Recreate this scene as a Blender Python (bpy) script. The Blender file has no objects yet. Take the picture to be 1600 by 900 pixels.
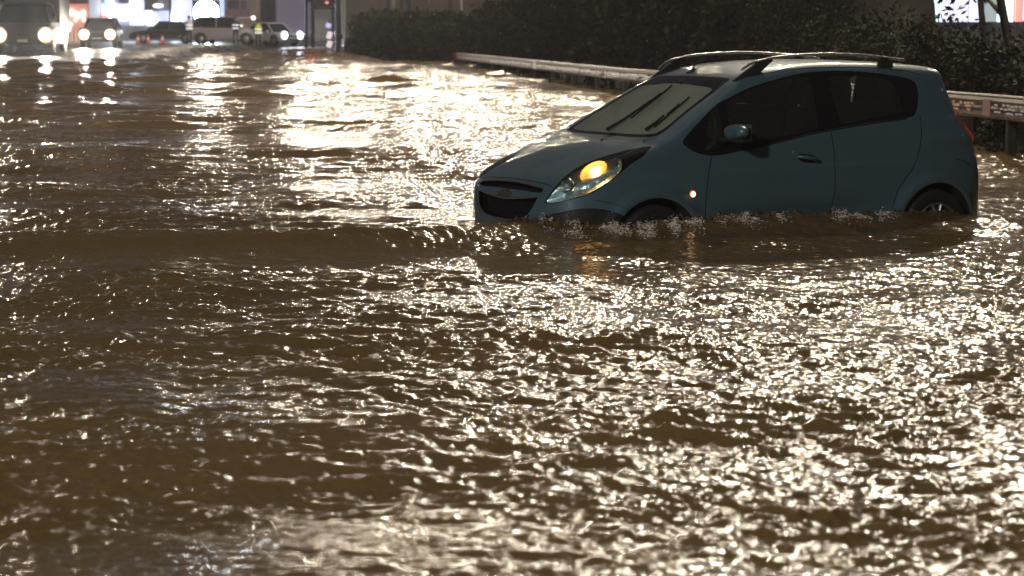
import bpy, bmesh, math, random
import numpy as np
from mathutils import Vector, Matrix
random.seed(7); RNG = np.random.default_rng(11)
R = math.radians
sc = bpy.context.scene; COL = sc.collection
# ================================================================ camera, night sky, exposure
CAM_H, FPX, HORIZ = 1.393, 3500.0, 45.0           # eye height over the water, focal length in photo pixels, horizon row
cam_d = bpy.data.cameras.new('camera'); cam = bpy.data.objects.new('camera', cam_d); COL.objects.link(cam); sc.camera = cam
cam_d.sensor_width = 36; cam_d.lens = 36*FPX/1600; cam_d.clip_start = .1; cam_d.clip_end = 2000
PITCH = math.atan((450-HORIZ)/FPX)
cam.location = (0, 0, CAM_H); cam.rotation_euler = (R(90)-PITCH, 0, 0)
cam_d.dof.use_dof = True; cam_d.dof.focus_distance = 15.6; cam_d.dof.aperture_fstop = (cam_d.lens/1000)/.020
cam_d.dof.aperture_blades = 0
world = bpy.data.worlds.new('World'); sc.world = world; world.use_nodes = True
wn = world.node_tree; wn.nodes.clear()
wo = wn.nodes.new('ShaderNodeOutputWorld'); wb = wn.nodes.new('ShaderNodeBackground'); wn.links.new(wb.outputs[0], wo.inputs[0])
tc = wn.nodes.new('ShaderNodeTexCoord'); sp = wn.nodes.new('ShaderNodeSeparateXYZ'); wn.links.new(tc.outputs['Generated'], sp.inputs[0])
wr = wn.nodes.new('ShaderNodeValToRGB'); wn.links.new(sp.outputs['Z'], wr.inputs[0])
wr.color_ramp.elements[0].position = 0.0; wr.color_ramp.elements[0].color = (.135, .112, .150, 1)
wr.color_ramp.elements[1].position = .35; wr.color_ramp.elements[1].color = (.040, .034, .042, 1)
e = wr.color_ramp.elements.new(.06); e.color = (.070, .060, .076, 1)
e = wr.color_ramp.elements.new(.15); e.color = (.046, .040, .049, 1)
# the town's glow sits behind the junction; the sky on the other side of the road is darker
wm = wn.nodes.new('ShaderNodeMath'); wm.operation = 'MULTIPLY_ADD'; wm.inputs[1].default_value = .5; wm.inputs[2].default_value = .5
wn.links.new(sp.outputs['Y'], wm.inputs[0]); wn.links.new(wm.outputs[0], wb.inputs['Strength']); wn.links.new(wr.outputs[0], wb.inputs['Color'])
vs = sc.view_settings; vs.view_transform = 'Standard'; vs.look = 'None'; vs.gamma = 1; vs.exposure = 0; vs.use_curve_mapping = False
sc.cycles.max_bounces = 8; sc.cycles.transparent_max_bounces = 16; sc.cycles.caustics_reflective = False; sc.cycles.caustics_refractive = False
sc.cycles.sample_clamp_indirect = 4; sc.cycles.use_denoising = True; sc.cycles.denoiser = 'OPENIMAGEDENOISE'; sc.cycles.denoising_prefilter = 'ACCURATE'; sc.cycles.denoising_input_passes = 'RGB_ALBEDO_NORMAL'

def at(u, v, y):
    """point at distance y straight ahead that the photograph shows at pixel u, v"""
    dx = (u-800)/FPX; dz = -(v-450)/FPX; c, s = math.cos(PITCH), math.sin(PITCH)
    dy, dz2 = c + dz*s, dz*c - s
    return Vector((dx/dy*y, y, CAM_H + dz2/dy*y))

# ================================================================ materials
MATS = {}
def mat(name, col=(.5,.5,.5), rough=.5, metal=0, coat=0, emit=None, es=0, noise=0, nscale=8, bump=0, bscale=40, spec=.5, rn=0):
    if name in MATS: return MATS[name]
    m = bpy.data.materials.new(name); m.use_nodes = True; nt = m.node_tree; b = nt.nodes['Principled BSDF']
    b.inputs['Base Color'].default_value = (*col, 1); b.inputs['Roughness'].default_value = rough; b.inputs['Metallic'].default_value = metal
    b.inputs['Coat Weight'].default_value = coat; b.inputs['Coat Roughness'].default_value = .04; b.inputs['Specular IOR Level'].default_value = spec
    if emit: b.inputs['Emission Color'].default_value = (*emit, 1); b.inputs['Emission Strength'].default_value = es
    if noise or bump or rn:
        t = nt.nodes.new('ShaderNodeTexCoord')
        if noise or rn:
            n = nt.nodes.new('ShaderNodeTexNoise'); n.inputs['Scale'].default_value = nscale; n.inputs['Detail'].default_value = 6
            nt.links.new(t.outputs['Object'], n.inputs['Vector'])
        if noise:
            mx = nt.nodes.new('ShaderNodeValToRGB'); mx.color_ramp.elements[0].position = .3; mx.color_ramp.elements[1].position = .7
            mx.color_ramp.elements[0].color = (*[c*(1-noise) for c in col], 1); mx.color_ramp.elements[1].color = (*[min(1, c*(1+noise)) for c in col], 1)
            nt.links.new(n.outputs['Fac'], mx.inputs[0]); nt.links.new(mx.outputs[0], b.inputs['Base Color'])
        if rn:
            mr = nt.nodes.new('ShaderNodeMapRange'); mr.inputs[3].default_value = max(0, rough-rn); mr.inputs[4].default_value = rough+rn
            mr.inputs[1].default_value = .3; mr.inputs[2].default_value = .7
            nt.links.new(n.outputs['Fac'], mr.inputs[0]); nt.links.new(mr.outputs[0], b.inputs['Roughness'])
        if bump:
            n2 = nt.nodes.new('ShaderNodeTexNoise'); n2.inputs['Scale'].default_value = bscale; n2.inputs['Detail'].default_value = 4
            bp = nt.nodes.new('ShaderNodeBump'); bp.inputs['Strength'].default_value = bump; bp.inputs['Distance'].default_value = .02
            nt.links.new(t.outputs['Object'], n2.inputs['Vector']); nt.links.new(n2.outputs['Fac'], bp.inputs['Height']); nt.links.new(bp.outputs[0], b.inputs['Normal'])
    MATS[name] = m; return m
def lamp_mat(name, col=(1,1,1), s=1): return mat(name, (.8,.8,.8), .3, emit=col, es=s)

# ================================================================ mesh helpers
def mesh_obj(name, V, F, m=None, parent=None, smooth=False, nrm=None):
    V = np.asarray(V, np.float32); me = bpy.data.meshes.new(name)
    if isinstance(F, np.ndarray):
        k = F.shape[1]; me.vertices.add(len(V)); me.vertices.foreach_set('co', V.ravel())
        me.loops.add(F.size); me.loops.foreach_set('vertex_index', F.astype(np.int32).ravel())
        me.polygons.add(len(F)); me.polygons.foreach_set('loop_start', np.arange(0, F.size, k, dtype=np.int32))
        me.update(calc_edges=True)
    else: me.from_pydata([tuple(map(float, v)) for v in V], [], [tuple(int(i) for i in f) for f in F]); me.update()
    if smooth: me.polygons.foreach_set('use_smooth', np.ones(len(me.polygons), bool))
    if nrm is not None: me.normals_split_custom_set_from_vertices([tuple(n) for n in nrm])
    if m: me.materials.append(m)
    o = bpy.data.objects.new(name, me); COL.objects.link(o)
    if parent: o.parent = parent
    return o
class MB:
    """collects simple shapes for ONE mesh"""
    def __init__(s): s.V = []; s.F = []
    def add(s, V, F):
        n = len(s.V); s.V += [tuple(v) for v in V]; s.F += [tuple(i+n for i in f) for f in F]; return s
    def box(s, c, d, rz=0, bev=0, rx=0, ry=0):
        bm = bmesh.new(); bmesh.ops.create_cube(bm, size=1); bmesh.ops.scale(bm, vec=d, verts=bm.verts)
        if bev: bmesh.ops.bevel(bm, geom=bm.edges[:], offset=bev, segments=2, affect='EDGES', profile=.5)
        M = Matrix.Translation(c) @ Matrix.Rotation(rz, 4, 'Z') @ Matrix.Rotation(ry, 4, 'Y') @ Matrix.Rotation(rx, 4, 'X')
        bm.verts.index_update(); V = [M @ v.co for v in bm.verts]; F = [[v.index for v in f.verts] for f in bm.faces]; bm.free(); return s.add(V, F)
    def tube(s, P, r, n=10, cap=True, flat=1.0):
        P = [Vector(p) for p in P]; rr = r if hasattr(r, '__len__') else [r]*len(P); V = []; F = []
        up = Vector((0,0,1))
        for i, p in enumerate(P):
            t = (P[min(i+1, len(P)-1)] - P[max(i-1, 0)]).normalized(); a = t.cross(up)
            if a.length < .05: a = t.cross(Vector((0,1,0)))
            a.normalize(); b = t.cross(a)
            for k in range(n): th = 2*math.pi*k/n; V.append(p + a*math.cos(th)*rr[i] + b*math.sin(th)*rr[i]*flat)
        for i in range(len(P)-1):
            for k in range(n): F.append((i*n+k, i*n+(k+1)%n, (i+1)*n+(k+1)%n, (i+1)*n+k))
        if cap: F.append(tuple(range(n))); F.append(tuple((len(P)-1)*n+k for k in reversed(range(n))))
        return s.add(V, F)
    def lathe(s, prof, n=32, M=None, axis='Z'):
        M = M or Matrix.Identity(4); V = []; F = []; m = len(prof)
        for k in range(n):
            a = 2*math.pi*k/n
            for (r, z) in prof: V.append(M @ Vector((r*math.cos(a), r*math.sin(a), z)))
        for k in range(n):
            for j in range(m-1): F.append((k*m+j, ((k+1)%n)*m+j, ((k+1)%n)*m+j+1, k*m+j+1))
        return s.add(V, F)
    def prism(s, P, a, b, ax='y'):
        """polygon P (2-D) extruded between a and b along ax; ax y: P=(x,z)"""
        n = len(P); f = {'y': lambda p, t: (p[0], t, p[1]), 'x': lambda p, t: (t, p[0], p[1]), 'z': lambda p, t: (p[0], p[1], t)}[ax]
        V = [f(p, a) for p in P] + [f(p, b) for p in P]
        F = [tuple(range(n)), tuple(reversed(range(n, 2*n)))] + [(i, i+n, (i+1)%n+n, (i+1)%n) for i in range(n)]
        return s.add(V, F)
    def blob(s, c, r, sub=1, jit=.25):
        bm = bmesh.new(); bmesh.ops.create_icosphere(bm, subdivisions=sub, radius=1); bm.verts.index_update()
        V = [Vector(c) + Vector((v.co.x*r[0], v.co.y*r[1], v.co.z*r[2]))*(1+random.uniform(-jit, jit)) for v in bm.verts]
        F = [[v.index for v in f.verts] for f in bm.faces]; bm.free(); return s.add(V, F)
    def build(s, name, m, parent=None, smooth=False, angle=None):
        o = mesh_obj(name, s.V, s.F, m, parent, smooth)
        bm = bmesh.new(); bm.from_mesh(o.data); bmesh.ops.recalc_face_normals(bm, faces=bm.faces); bm.to_mesh(o.data); bm.free()
        if angle: o.data.polygons.foreach_set('use_smooth', np.ones(len(o.data.polygons), bool)); o.data.set_sharp_from_angle(angle=R(angle))
        return o
def tag(o, label=None, cat=None, group=None, kind=None):
    if label: o['label'] = label
    if cat: o['category'] = cat
    if group: o['group'] = group
    if kind: o['kind'] = kind
    return o
def empty(name, loc=(0,0,0), rz=0, label=None, cat=None, group=None):
    o = bpy.data.objects.new(name, None); COL.objects.link(o); o.location = loc; o.rotation_euler = (0, 0, rz); o.empty_display_size = .2
    return tag(o, label, cat, group)
def copy_tree(o, parent=None, data=None):
    c = o.copy(); COL.objects.link(c); c.parent = parent
    for ch in list(o.children): copy_tree(ch, c)
    return c
def light(name, kind, loc, energy, col, r=.1, parent=None, aim=None, spot=60, blend=.5):
    d = bpy.data.lights.new(name, kind); d.energy = energy; d.color = col
    if kind == 'AREA': d.size = r
    else: d.shadow_soft_size = r
    if kind == 'SPOT': d.spot_size = R(spot); d.spot_blend = blend
    o = bpy.data.objects.new(name, d); COL.objects.link(o); o.location = loc
    if aim is not None: o.rotation_euler = (Vector(aim)-Vector(loc)).to_track_quat('-Z', 'Y').to_euler()
    if parent: o.parent = parent
    return o
# ---------------------------------------------------------------- numeric helpers
def catmull(P, n=8, closed=True):
    P = np.asarray(P, float); N = len(P); out = []
    rng = range(N) if closed else range(N - 1)
    for i in rng:
        if closed: p0, p1, p2, p3 = P[i-1], P[i], P[(i+1) % N], P[(i+2) % N]
        else: p0, p1, p2, p3 = P[max(i-1, 0)], P[i], P[i+1], P[min(i+2, N-1)]
        for k in range(n):
            t = k / n
            out.append(.5*((2*p1) + (p2-p0)*t + (2*p0-5*p1+4*p2-p3)*t*t + (-p0+3*p1-3*p2+p3)*t**3))
    if not closed: out.append(P[-1])
    return np.array(out)
def poly_sdf(P, x, y):
    P = np.asarray(P, float); sh = np.shape(x); x = np.ravel(x); y = np.ravel(y)
    d = np.full(x.shape, 1e9); ins = np.zeros(x.shape, bool)
    for i in range(len(P)):
        a = P[i-1]; b = P[i]; e = b - a; L = max(e @ e, 1e-12)
        wx = x - a[0]; wy = y - a[1]
        t = np.clip((wx*e[0] + wy*e[1]) / L, 0, 1)
        d = np.minimum(d, (wx - t*e[0])**2 + (wy - t*e[1])**2)
        c = (a[1] <= y) != (b[1] <= y)
        with np.errstate(divide='ignore', invalid='ignore'):
            xi = a[0] + (y - a[1]) * e[0] / (e[1] if e[1] != 0 else 1e-12)
        ins ^= c & (x < xi)
    return (np.where(ins, -1, 1) * np.sqrt(d)).reshape(sh)
class Table:
    def __init__(s, fn, x0, x1, y0, y1, h=.01, blur=2):
        s.x0, s.y0, s.h = x0, y0, h
        X = np.arange(x0, x1 + h, h); Y = np.arange(y0, y1 + h, h)
        T = fn(*np.meshgrid(X, Y, indexing='ij'))
        if blur > 0:
            k = np.exp(-.5*(np.arange(-6, 7)/blur)**2); k /= k.sum(); r = 6
            for ax in (0, 1):
                pad = [(0, 0), (0, 0)]; pad[ax] = (r, r)
                Tp = np.pad(T, pad, mode='reflect', reflect_type='odd'); T2 = 0
                for i, w in enumerate(k):
                    T2 = T2 + w * (Tp[i:i+T.shape[0], :] if ax == 0 else Tp[:, i:i+T.shape[1]])
                T = T2
        s.T = T
    def __call__(s, x, y, cubic=True):
        T = s.T; fx = (x - s.x0)/s.h; fy = (y - s.y0)/s.h
        fx = np.clip(fx, 1, T.shape[0]-3.001); fy = np.clip(fy, 1, T.shape[1]-3.001)
        ix = fx.astype(int); iy = fy.astype(int); tx = fx-ix; ty = fy-iy
        if not cubic:
            return (T[ix, iy]*(1-tx)+T[ix+1, iy]*tx)*(1-ty) + (T[ix, iy+1]*(1-tx)+T[ix+1, iy+1]*tx)*ty
        def w(t): return ((1-t)**3/6, (3*t**3-6*t*t+4)/6, (-3*t**3+3*t*t+3*t+1)/6, t**3/6)
        wx = w(tx); wy = w(ty); r = 0
        for i in range(4):
            for j in range(4): r = r + wx[i]*wy[j]*T[ix+i-1, iy+j-1]
        return r
def smax(a, b, k):
    h = np.maximum(k - np.abs(a-b), 0)/k
    return np.maximum(a, b) + h*h*k*.25

# ---------------------------------------------------------------- the small hatchback's shape (x rearward from the nose, y across, z up)
WF, WR, WZ = .735, 3.10, .29
PROF = [(.06,.16),(.015,.24),(-.005,.36),(-.01,.48),(.015,.60),(.045,.66),(.08,.715),(.15,.768),(.28,.838),(.44,.910),(.60,.965),
        (.70,.993),(.79,1.02),(.95,1.10),(1.15,1.21),(1.35,1.315),(1.50,1.39),(1.62,1.435),(1.80,1.475),(2.05,1.502),(2.35,1.507),(2.65,1.498),(2.95,1.483),
        (3.20,1.466),(3.33,1.452),(3.385,1.43),(3.395,1.38),(3.405,1.30),(3.43,1.19),(3.45,1.08),(3.50,.97),(3.56,.86),(3.62,.74),(3.655,.60),(3.655,.45),
        (3.64,.32),(3.60,.20),(3.3,.16),(1.8,.15),(.5,.15)]
PLAN = [(0,0),(.0,.25),(.025,.42),(.07,.54),(.14,.64),(.25,.715),(.42,.765),(.70,.79),(1.2,.80),(1.9,.80),(2.6,.80),(3.1,.797),(3.38,.775),(3.52,.735),(3.60,.66),
        (3.64,.5),(3.655,.3),(3.655,0)]
def plan_poly():
    p = catmull(PLAN, 8, False); m = p[::-1].copy(); m[:, 1] *= -1
    return np.vstack([p, m[1:-1]])
def belt(x): return np.interp(x, [0, .75, .95, 1.1, 1.5, 2.0, 2.9, 3.3, 3.6], [.80, .99, .985, .955, .955, 1.01, 1.10, 1.08, .98])
def halfw(x, z):
    b = belt(x)
    low = np.interp(z, [.12,.2,.3,.42,.55,.68,.80,.92,1.0,1.1], [.70,.755,.775,.785,.792,.792,.788,.776,.765,.75])
    t = np.clip((z-b)/(1.47-b), 0, 1.3)
    up = np.interp(t, [0,.1,.3,.6,.8,1.0,1.3], [.762,.742,.705,.64,.60,.555,.48]) - .035*np.clip((x-2.5)/.8, 0, 1.2)
    w = np.where(z < b, np.minimum(low, np.interp(b-z, [0,.06,.2], [.762,.785,.80])), up)
    return w
T1 = Table(lambda x, z: poly_sdf(catmull(PROF, 6), x, z), -.3, 4.0, -.1, 1.8, .01, 1.6)
T2 = Table(lambda x, y: poly_sdf(plan_poly(), x, y), -.3, 4.0, -1.1, 1.1, .01, 1.5)
T3 = Table(halfw, -.3, 4.0, -.1, 1.8, .01, 1.8)
def field(x, y, z, cubic=True):
    ay = np.sqrt(y*y + 1e-6)
    crown = np.interp(z, [.5,.7,.85,1.0,1.2,1.5], [0,.10,.10,.07,.08,.09])
    xe = x - np.interp(z, [.3,.7,.9,1.3,1.45], [0,.02,.03,.03,.02])*y*y*np.clip((2.2-x)/1.2, 0, 1) + .10*y*y*np.clip((x-3.0)/.3, 0, 1)*np.clip((z-.9)/.2, 0, 1)
    d1 = T1(xe, z + crown*y*y, cubic)
    w = T3(x, z, cubic)
    # wheel-arch flares and lower door scallop
    for cx, amp in ((WF, .024), (WR, .028)):
        r = np.sqrt((x-cx)**2 + (z-WZ)**2)
        w = w + amp*np.exp(-((r-.36)/.055)**2)*np.clip((z-.2)/.1, 0, 1)
    w = w - .024*np.exp(-((z-.45-.03*(x-1.9))/.10)**2)*np.clip((x-1.15)/.2, 0, 1)*np.clip((2.7-x)/.3, 0, 1)
    w = w + .022*np.exp(-((z-.945)/.045)**2)*np.clip((x-2.95)/.3, 0, 1)
    d2 = T2(x, ay + (.80 - w), cubic)
    k = np.interp(x, [.3,.8,1.2], [.05,.06,.08])
    return smax(d1, d2, k)
def grad(V, e=.004):
    x, y, z = V.T
    g = np.stack([field(x+e,y,z)-field(x-e,y,z), field(x,y+e,z)-field(x,y-e,z), field(x,y,z+e)-field(x,y,z-e)], 1)/(2*e)
    return g
def project(V, it=4):
    for _ in range(it):
        g = grad(V); f = field(*V.T)
        V = V - g*(f/np.maximum((g*g).sum(1), .2))[:, None]
    return V
def normals(V):
    g = grad(V, .006); return g/np.linalg.norm(g, axis=1)[:, None]
def surface_nets(h=.0125):
    xs = np.arange(-.08, 3.76, h); ys = np.arange(-.90-h/2, .90+h, h); zs = np.arange(.08, 1.60, h)
    G = field(*np.meshgrid(xs, ys, zs, indexing='ij'), cubic=False)
    S = G < 0; n = np.array(S.shape)-1
    corner = [S[i:i+n[0], j:j+n[1], k:k+n[2]] for i in (0,1) for j in (0,1) for k in (0,1)]
    cnt = sum(c.astype(int) for c in corner); act = (cnt > 0) & (cnt < 8)
    idx = -np.ones(act.shape, int); idx[act] = np.arange(act.sum())
    I = np.argwhere(act); V = np.stack([xs[I[:,0]], ys[I[:,1]], zs[I[:,2]]], 1) + h/2
    Q = []
    for ax in range(3):
        a = [slice(None)]*3; b = [slice(None)]*3; a[ax] = slice(0,-1); b[ax] = slice(1,None)
        A = S[tuple(a)]; B = S[tuple(b)]; E = np.argwhere(A != B); fl = A[tuple(E.T)]
        u, v = [(1,2),(2,0),(0,1)][ax]
        ok = (E[:,u] > 0) & (E[:,v] > 0) & (E[:,u] < S.shape[u]-1) & (E[:,v] < S.shape[v]-1); E = E[ok]; fl = fl[ok]
        def at(du, dv):
            J = E.copy(); J[:,u] -= du; J[:,v] -= dv; return idx[tuple(J.T)]
        q = np.stack([at(1,1), at(0,1), at(0,0), at(1,0)], 1); q[~fl] = q[~fl][:, ::-1]; Q.append(q)
    return project(V, 6), np.vstack(Q)
def clip(V, F, d):
    """split triangles by d(vertex)=0 -> (inside V,F), (outside V,F)"""
    d = np.where(np.abs(d) < 1e-5, 1e-5, d)
    neg = d[F] < 0; c = neg.sum(1)
    res = {True: [F[c == 3]], False: [F[c == 0]]}
    newV = []; base = len(V)
    for cc, side in ((1, True), (2, False)):
        T = F[c == cc]; m = neg[c == cc]
        if cc == 2: m = ~m
        k = m.argmax(1); r = np.arange(len(T))
        a = T[r, k]; b = T[r, (k+1) % 3]; e = T[r, (k+2) % 3]
        def cut(p, q): t = (d[p]/(d[p]-d[q]))[:, None]; return V[p]*(1-t)+V[q]*t
        P = cut(a, b); Q = cut(a, e); n0 = base + sum(len(x) for x in newV); newV += [P, Q]
        ip = n0 + r; iq = n0 + len(T) + r
        res[side].append(np.stack([a, ip, iq], 1))
        res[not side] += [np.stack([ip, b, e], 1), np.stack([ip, e, iq], 1)]
    AV = np.vstack([V]+newV); out = []
    for s in (True, False):
        f = np.vstack(res[s])
        # weld duplicates
        used, inv = np.unique(f, return_inverse=True); v = AV[used]; f = inv.reshape(f.shape)
        key = np.round(v*2e4).astype(np.int64); _, first, inv2 = np.unique(key, axis=0, return_index=True, return_inverse=True)
        f = inv2.ravel()[f]; v = v[first]
        g = (f[:,0] != f[:,1]) & (f[:,1] != f[:,2]) & (f[:,0] != f[:,2]); out.append((v, f[g]))
    return out
# ================================================================ the flood water
def spectral_tile(n, size, lam, seed, stretch=1.0):
    """periodic random surface, unit rms SLOPE; lam = (shortest, longest) wavelength; stretch>1: crests longer across x"""
    r = np.random.default_rng(seed); k = np.fft.fftfreq(n, size/n)*2*np.pi; KX, KY = np.meshgrid(k, k, indexing='ij')
    K = np.sqrt((KX*stretch)**2 + KY**2) + 1e-9; lo, hi = 2*np.pi/lam[1], 2*np.pi/lam[0]
    A = np.where((K > lo) & (K < hi), K**-2.0, 0)
    H = np.fft.ifft2(np.fft.fft2(r.standard_normal((n, n)))*A).real
    g = np.gradient(H, size/n); return H/np.sqrt(np.mean(g[0]**2+g[1]**2))
def sample(T, size, x, y):
    n = T.shape[0]; fx = (x/size*n) % n; fy = (y/size*n) % n; ix = fx.astype(int) % n; iy = fy.astype(int) % n; tx = fx-np.floor(fx); ty = fy-np.floor(fy)
    jx = (ix+1) % n; jy = (iy+1) % n
    return (T[ix,iy]*(1-tx)+T[jx,iy]*tx)*(1-ty)+(T[ix,jy]*(1-tx)+T[jx,jy]*tx)*ty
TA = spectral_tile(1024, 19.0, (.5, 3.2), 1, 1.6); TB = spectral_tile(1024, 7.3, (.055, .30), 2, 1.8); TC = spectral_tile(1024, 3.1, (.021, .080), 3, 1.5); TQ = spectral_tile(512, 11.0, (.5, 2.6), 9, 1.8); TQ /= TQ.std()
TP = spectral_tile(256, 37.0, (2.5, 14), 4, 1.7); TP /= TP.std()
def sstep(a, b, x): t = np.clip((x-a)/(b-a), 0, 1); return t*t*(3-2*t)
def wave(x, y):
    c, s = math.cos(.22), math.sin(.22); u, v = x*c+y*s, -x*s+y*c
    patch = np.clip(1+.28*sample(TP, 37.0, x, y), .45, 1.9)
    nearf = .45+.55/(1+(np.maximum(y, 0)/32)**2)
    chop = np.clip(1+.32*sample(TQ, 11.0, x, y), .15, 2.3)
    far = 1/(1+(np.maximum(y, 0)/55)**2)
    h = (.040+.085*sstep(14, 60, y))*sample(TA, 19.0, u, v)*patch + .16*nearf*sample(TB, 7.3, x+.3*v, y)*patch*chop + .22*nearf*sample(TC, 3.1, u, v+.2*x)*np.clip(patch*chop, .3, 1.9)
    h = h*(.75+.25*far)
    # the roller that piles up against the near side of the car and runs on to the left
    yc = 14.55 + .10*x*np.clip(x/3, -1, 1) + .15*np.sin(x*.7) + 6*sample(TP, 37.0, x*1.7, y*.2+3)*.05 + .10*np.sin(x*2.3+1) + np.clip(x-1.5, 0, 9)*.30
    amp = .128*sstep(-7, .2, x)*(1-sstep(1.4, 5.5, x)) + .02*sstep(-16, -6, x)*(1-sstep(-6, 2, x))*(.6+.5*np.sin(x*1.9))
    d = y-yc; prof = np.where(d < 0, np.exp(-(d/(.32+.14*sstep(-1, 1, x)+.06*np.sin(x*1.7)))**2), np.exp(-(d/.45)**2))
    calm = 1-.18*prof*sstep(-12, -4, x)*(1-sstep(2.5, 5, x))
    h = h*calm + amp*prof
    # trough and second crest in front of it
    # torn water right along the car's flank
    near = (x > -.6) & (x < 3.2) & (y > 14.0) & (y < 16.2)
    near &= (y < 14.9+.55*(x+.3)) & (y > 13.9+.50*x)
    if near.any():
        xn, yn = x[near], y[near]; ca, sa = math.cos(.5027), math.sin(.5027); dx, dy = xn-1.5066, yn-16.01
        X_ = dx*ca+dy*sa+1.8; Y_ = dx*sa-dy*ca; hd = T2(X_, Y_)
        g = np.exp(-(np.maximum(hd-.02, 0)/.09)**2)*(Y_ > 0)
        rag = .5+.5*np.clip(sample(TB, 7.3, xn*1.5, yn*1.5)/TB.std(), -1.5, 1.5)
        h[near] += g*(-.006+.022*rag+.012*sample(TC, 3.1, xn*2, yn*2)/TC.std())
    h -= .022*np.exp(-((d+1.35)/.5)**2)*sstep(-3, 1, x)*(1-sstep(3, 7, x))
    h += .020*np.exp(-((d+2.2+.2*np.sin(x*1.1))/.45)**2)*sstep(-6, 0, x)*(1-sstep(3, 7, x))
    return h
def terrain(x, y):
    """height of the road and ground"""
    edge = 137 - 37*(1-sstep(-18.5, -15, x)) - 3*np.sin(x*.3)*(x > -15)
    z = np.minimum((y-edge)*.030, .42) 
    z = np.maximum(z, -.336)
    z = np.where(y > 150, np.maximum(z, .30), z)
    bx = bank_x(y); b = sstep(-.2, 2.5, x-bx)
    return z*(1-b) + np.maximum(z, .35+.2*b)*b
def bank_x(y): return np.interp(y, [-10, 0, 10, 23.8, 35, 48.8, 88.6, 94, 96, 134, 137, 400], [9.6, 8.3, 7.0, 5.75, 4.45, 2.65, -1.95, -3.0, -4.9, -9.6, -9.8, -9.8])

def grid_mesh(name, X, Y, Z, m, smooth=True):
    a, b = X.shape; V = np.stack([X.ravel(), Y.ravel(), Z.ravel()], 1); i = np.arange(a*b).reshape(a, b)
    F = np.stack([i[:-1,:-1].ravel(), i[1:,:-1].ravel(), i[1:,1:].ravel(), i[:-1,1:].ravel()], 1)
    return mesh_obj(name, V, F, m, smooth=smooth)
ys = [2.6]
while ys[-1] < 142: ys.append(ys[-1] + max(.009, .0014*ys[-1]**1.14 if ys[-1] < 30 else .0027*ys[-1]))
ys = np.array([-30, -12, -5, 0, 1.5, 2.1] + ys)
s_in = np.linspace(-.27, .27, 900); s_out = .27 + .9*(np.linspace(0, 1, 60)**2)[1:]
ss = np.concatenate([-s_out[::-1], s_in, s_out])
Y, S = np.meshgrid(ys, ss); X = S*(np.maximum(Y, 2)+2.0)
def water_mat():
    m = bpy.data.materials.new('muddy_flood_water'); m.use_nodes = True; nt = m.node_tree; b = nt.nodes['Principled BSDF']; L = nt.links
    t = nt.nodes.new('ShaderNodeTexCoord'); N = lambda sc_, det, vec: None
    def noise(scale, det, stretch=(1,1,1), rough=.55):
        mp = nt.nodes.new('ShaderNodeMapping'); mp.inputs['Scale'].default_value = stretch; L.new(t.outputs['Object'], mp.inputs['Vector'])
        n = nt.nodes.new('ShaderNodeTexNoise'); n.inputs['Scale'].default_value = scale; n.inputs['Detail'].default_value = det; n.inputs['Roughness'].default_value = rough
        L.new(mp.outputs[0], n.inputs['Vector']); return n
    n1 = noise(.5, 5, (.6,1,1)); cr = nt.nodes.new('ShaderNodeValToRGB'); L.new(n1.outputs['Fac'], cr.inputs[0])
    cr.color_ramp.elements[0].position = .35; cr.color_ramp.elements[0].color = (.120, .079, .027, 1)
    cr.color_ramp.elements[1].position = .68; cr.color_ramp.elements[1].color = (.165, .113, .044, 1)
    L.new(cr.outputs[0], b.inputs['Base Color'])
    b.inputs['Roughness'].default_value = .13; b.inputs['IOR'].default_value = 1.33
    n2 = noise(34, 1.5, (.5,1,1), .5); n3 = noise(72, 0, (.7,1,1), .5)
    b1 = nt.nodes.new('ShaderNodeBump'); b1.inputs['Distance'].default_value = .014; b1.inputs['Strength'].default_value = .50; L.new(n2.outputs['Fac'], b1.inputs['Height'])
    b2 = nt.nodes.new('ShaderNodeBump'); b2.inputs['Distance'].default_value = .006; b2.inputs['Strength'].default_value = .18; L.new(n3.outputs['Fac'], b2.inputs['Height'])
    n4 = noise(1.1, 3, (.6,1,1)); mr = nt.nodes.new('ShaderNodeMapRange'); mr.inputs[1].default_value = .38; mr.inputs[2].default_value = .62; mr.inputs[3].default_value = .40; mr.inputs[4].default_value = .80
    L.new(n4.outputs['Fac'], mr.inputs[0])
    sx = nt.nodes.new('ShaderNodeSeparateXYZ'); L.new(t.outputs['Object'], sx.inputs[0]); my = nt.nodes.new('ShaderNodeMapRange'); my.inputs[1].default_value = 10; my.inputs[2].default_value = 60; my.inputs[3].default_value = .8; my.inputs[4].default_value = .55
    L.new(sx.outputs['Y'], my.inputs[0]); mm = nt.nodes.new('ShaderNodeMath'); mm.operation = 'MULTIPLY'; L.new(mr.outputs[0], mm.inputs[0]); L.new(my.outputs[0], mm.inputs[1]); L.new(mm.outputs[0], b1.inputs['Strength'])
    L.new(b1.outputs[0], b2.inputs['Normal']); L.new(b2.outputs[0], b.inputs['Normal'])
    return m
w = grid_mesh('water', X, Y, wave(X, Y), water_mat()); tag(w, 'brown choppy flood water covering the road', 'water', kind='structure')
# ground
gy = np.concatenate([np.arange(-40, 90, 2.0), np.arange(90, 160, .5), np.arange(160, 420, 5.0)]); gx = np.concatenate([np.arange(-160, -30, 5.0), np.arange(-30, 14, .25), np.arange(14, 160, 5.0)])
GY, GX = np.meshgrid(gy, gx)
asphalt = mat('wet_asphalt', (.045,.043,.042), .30, noise=.4, nscale=1.5, bump=.4, bscale=60, rn=.12)
g = grid_mesh('ground', GX, GY, terrain(GX, GY), asphalt); tag(g, 'wet dark road surface and verge', 'ground', kind='structure')

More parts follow.
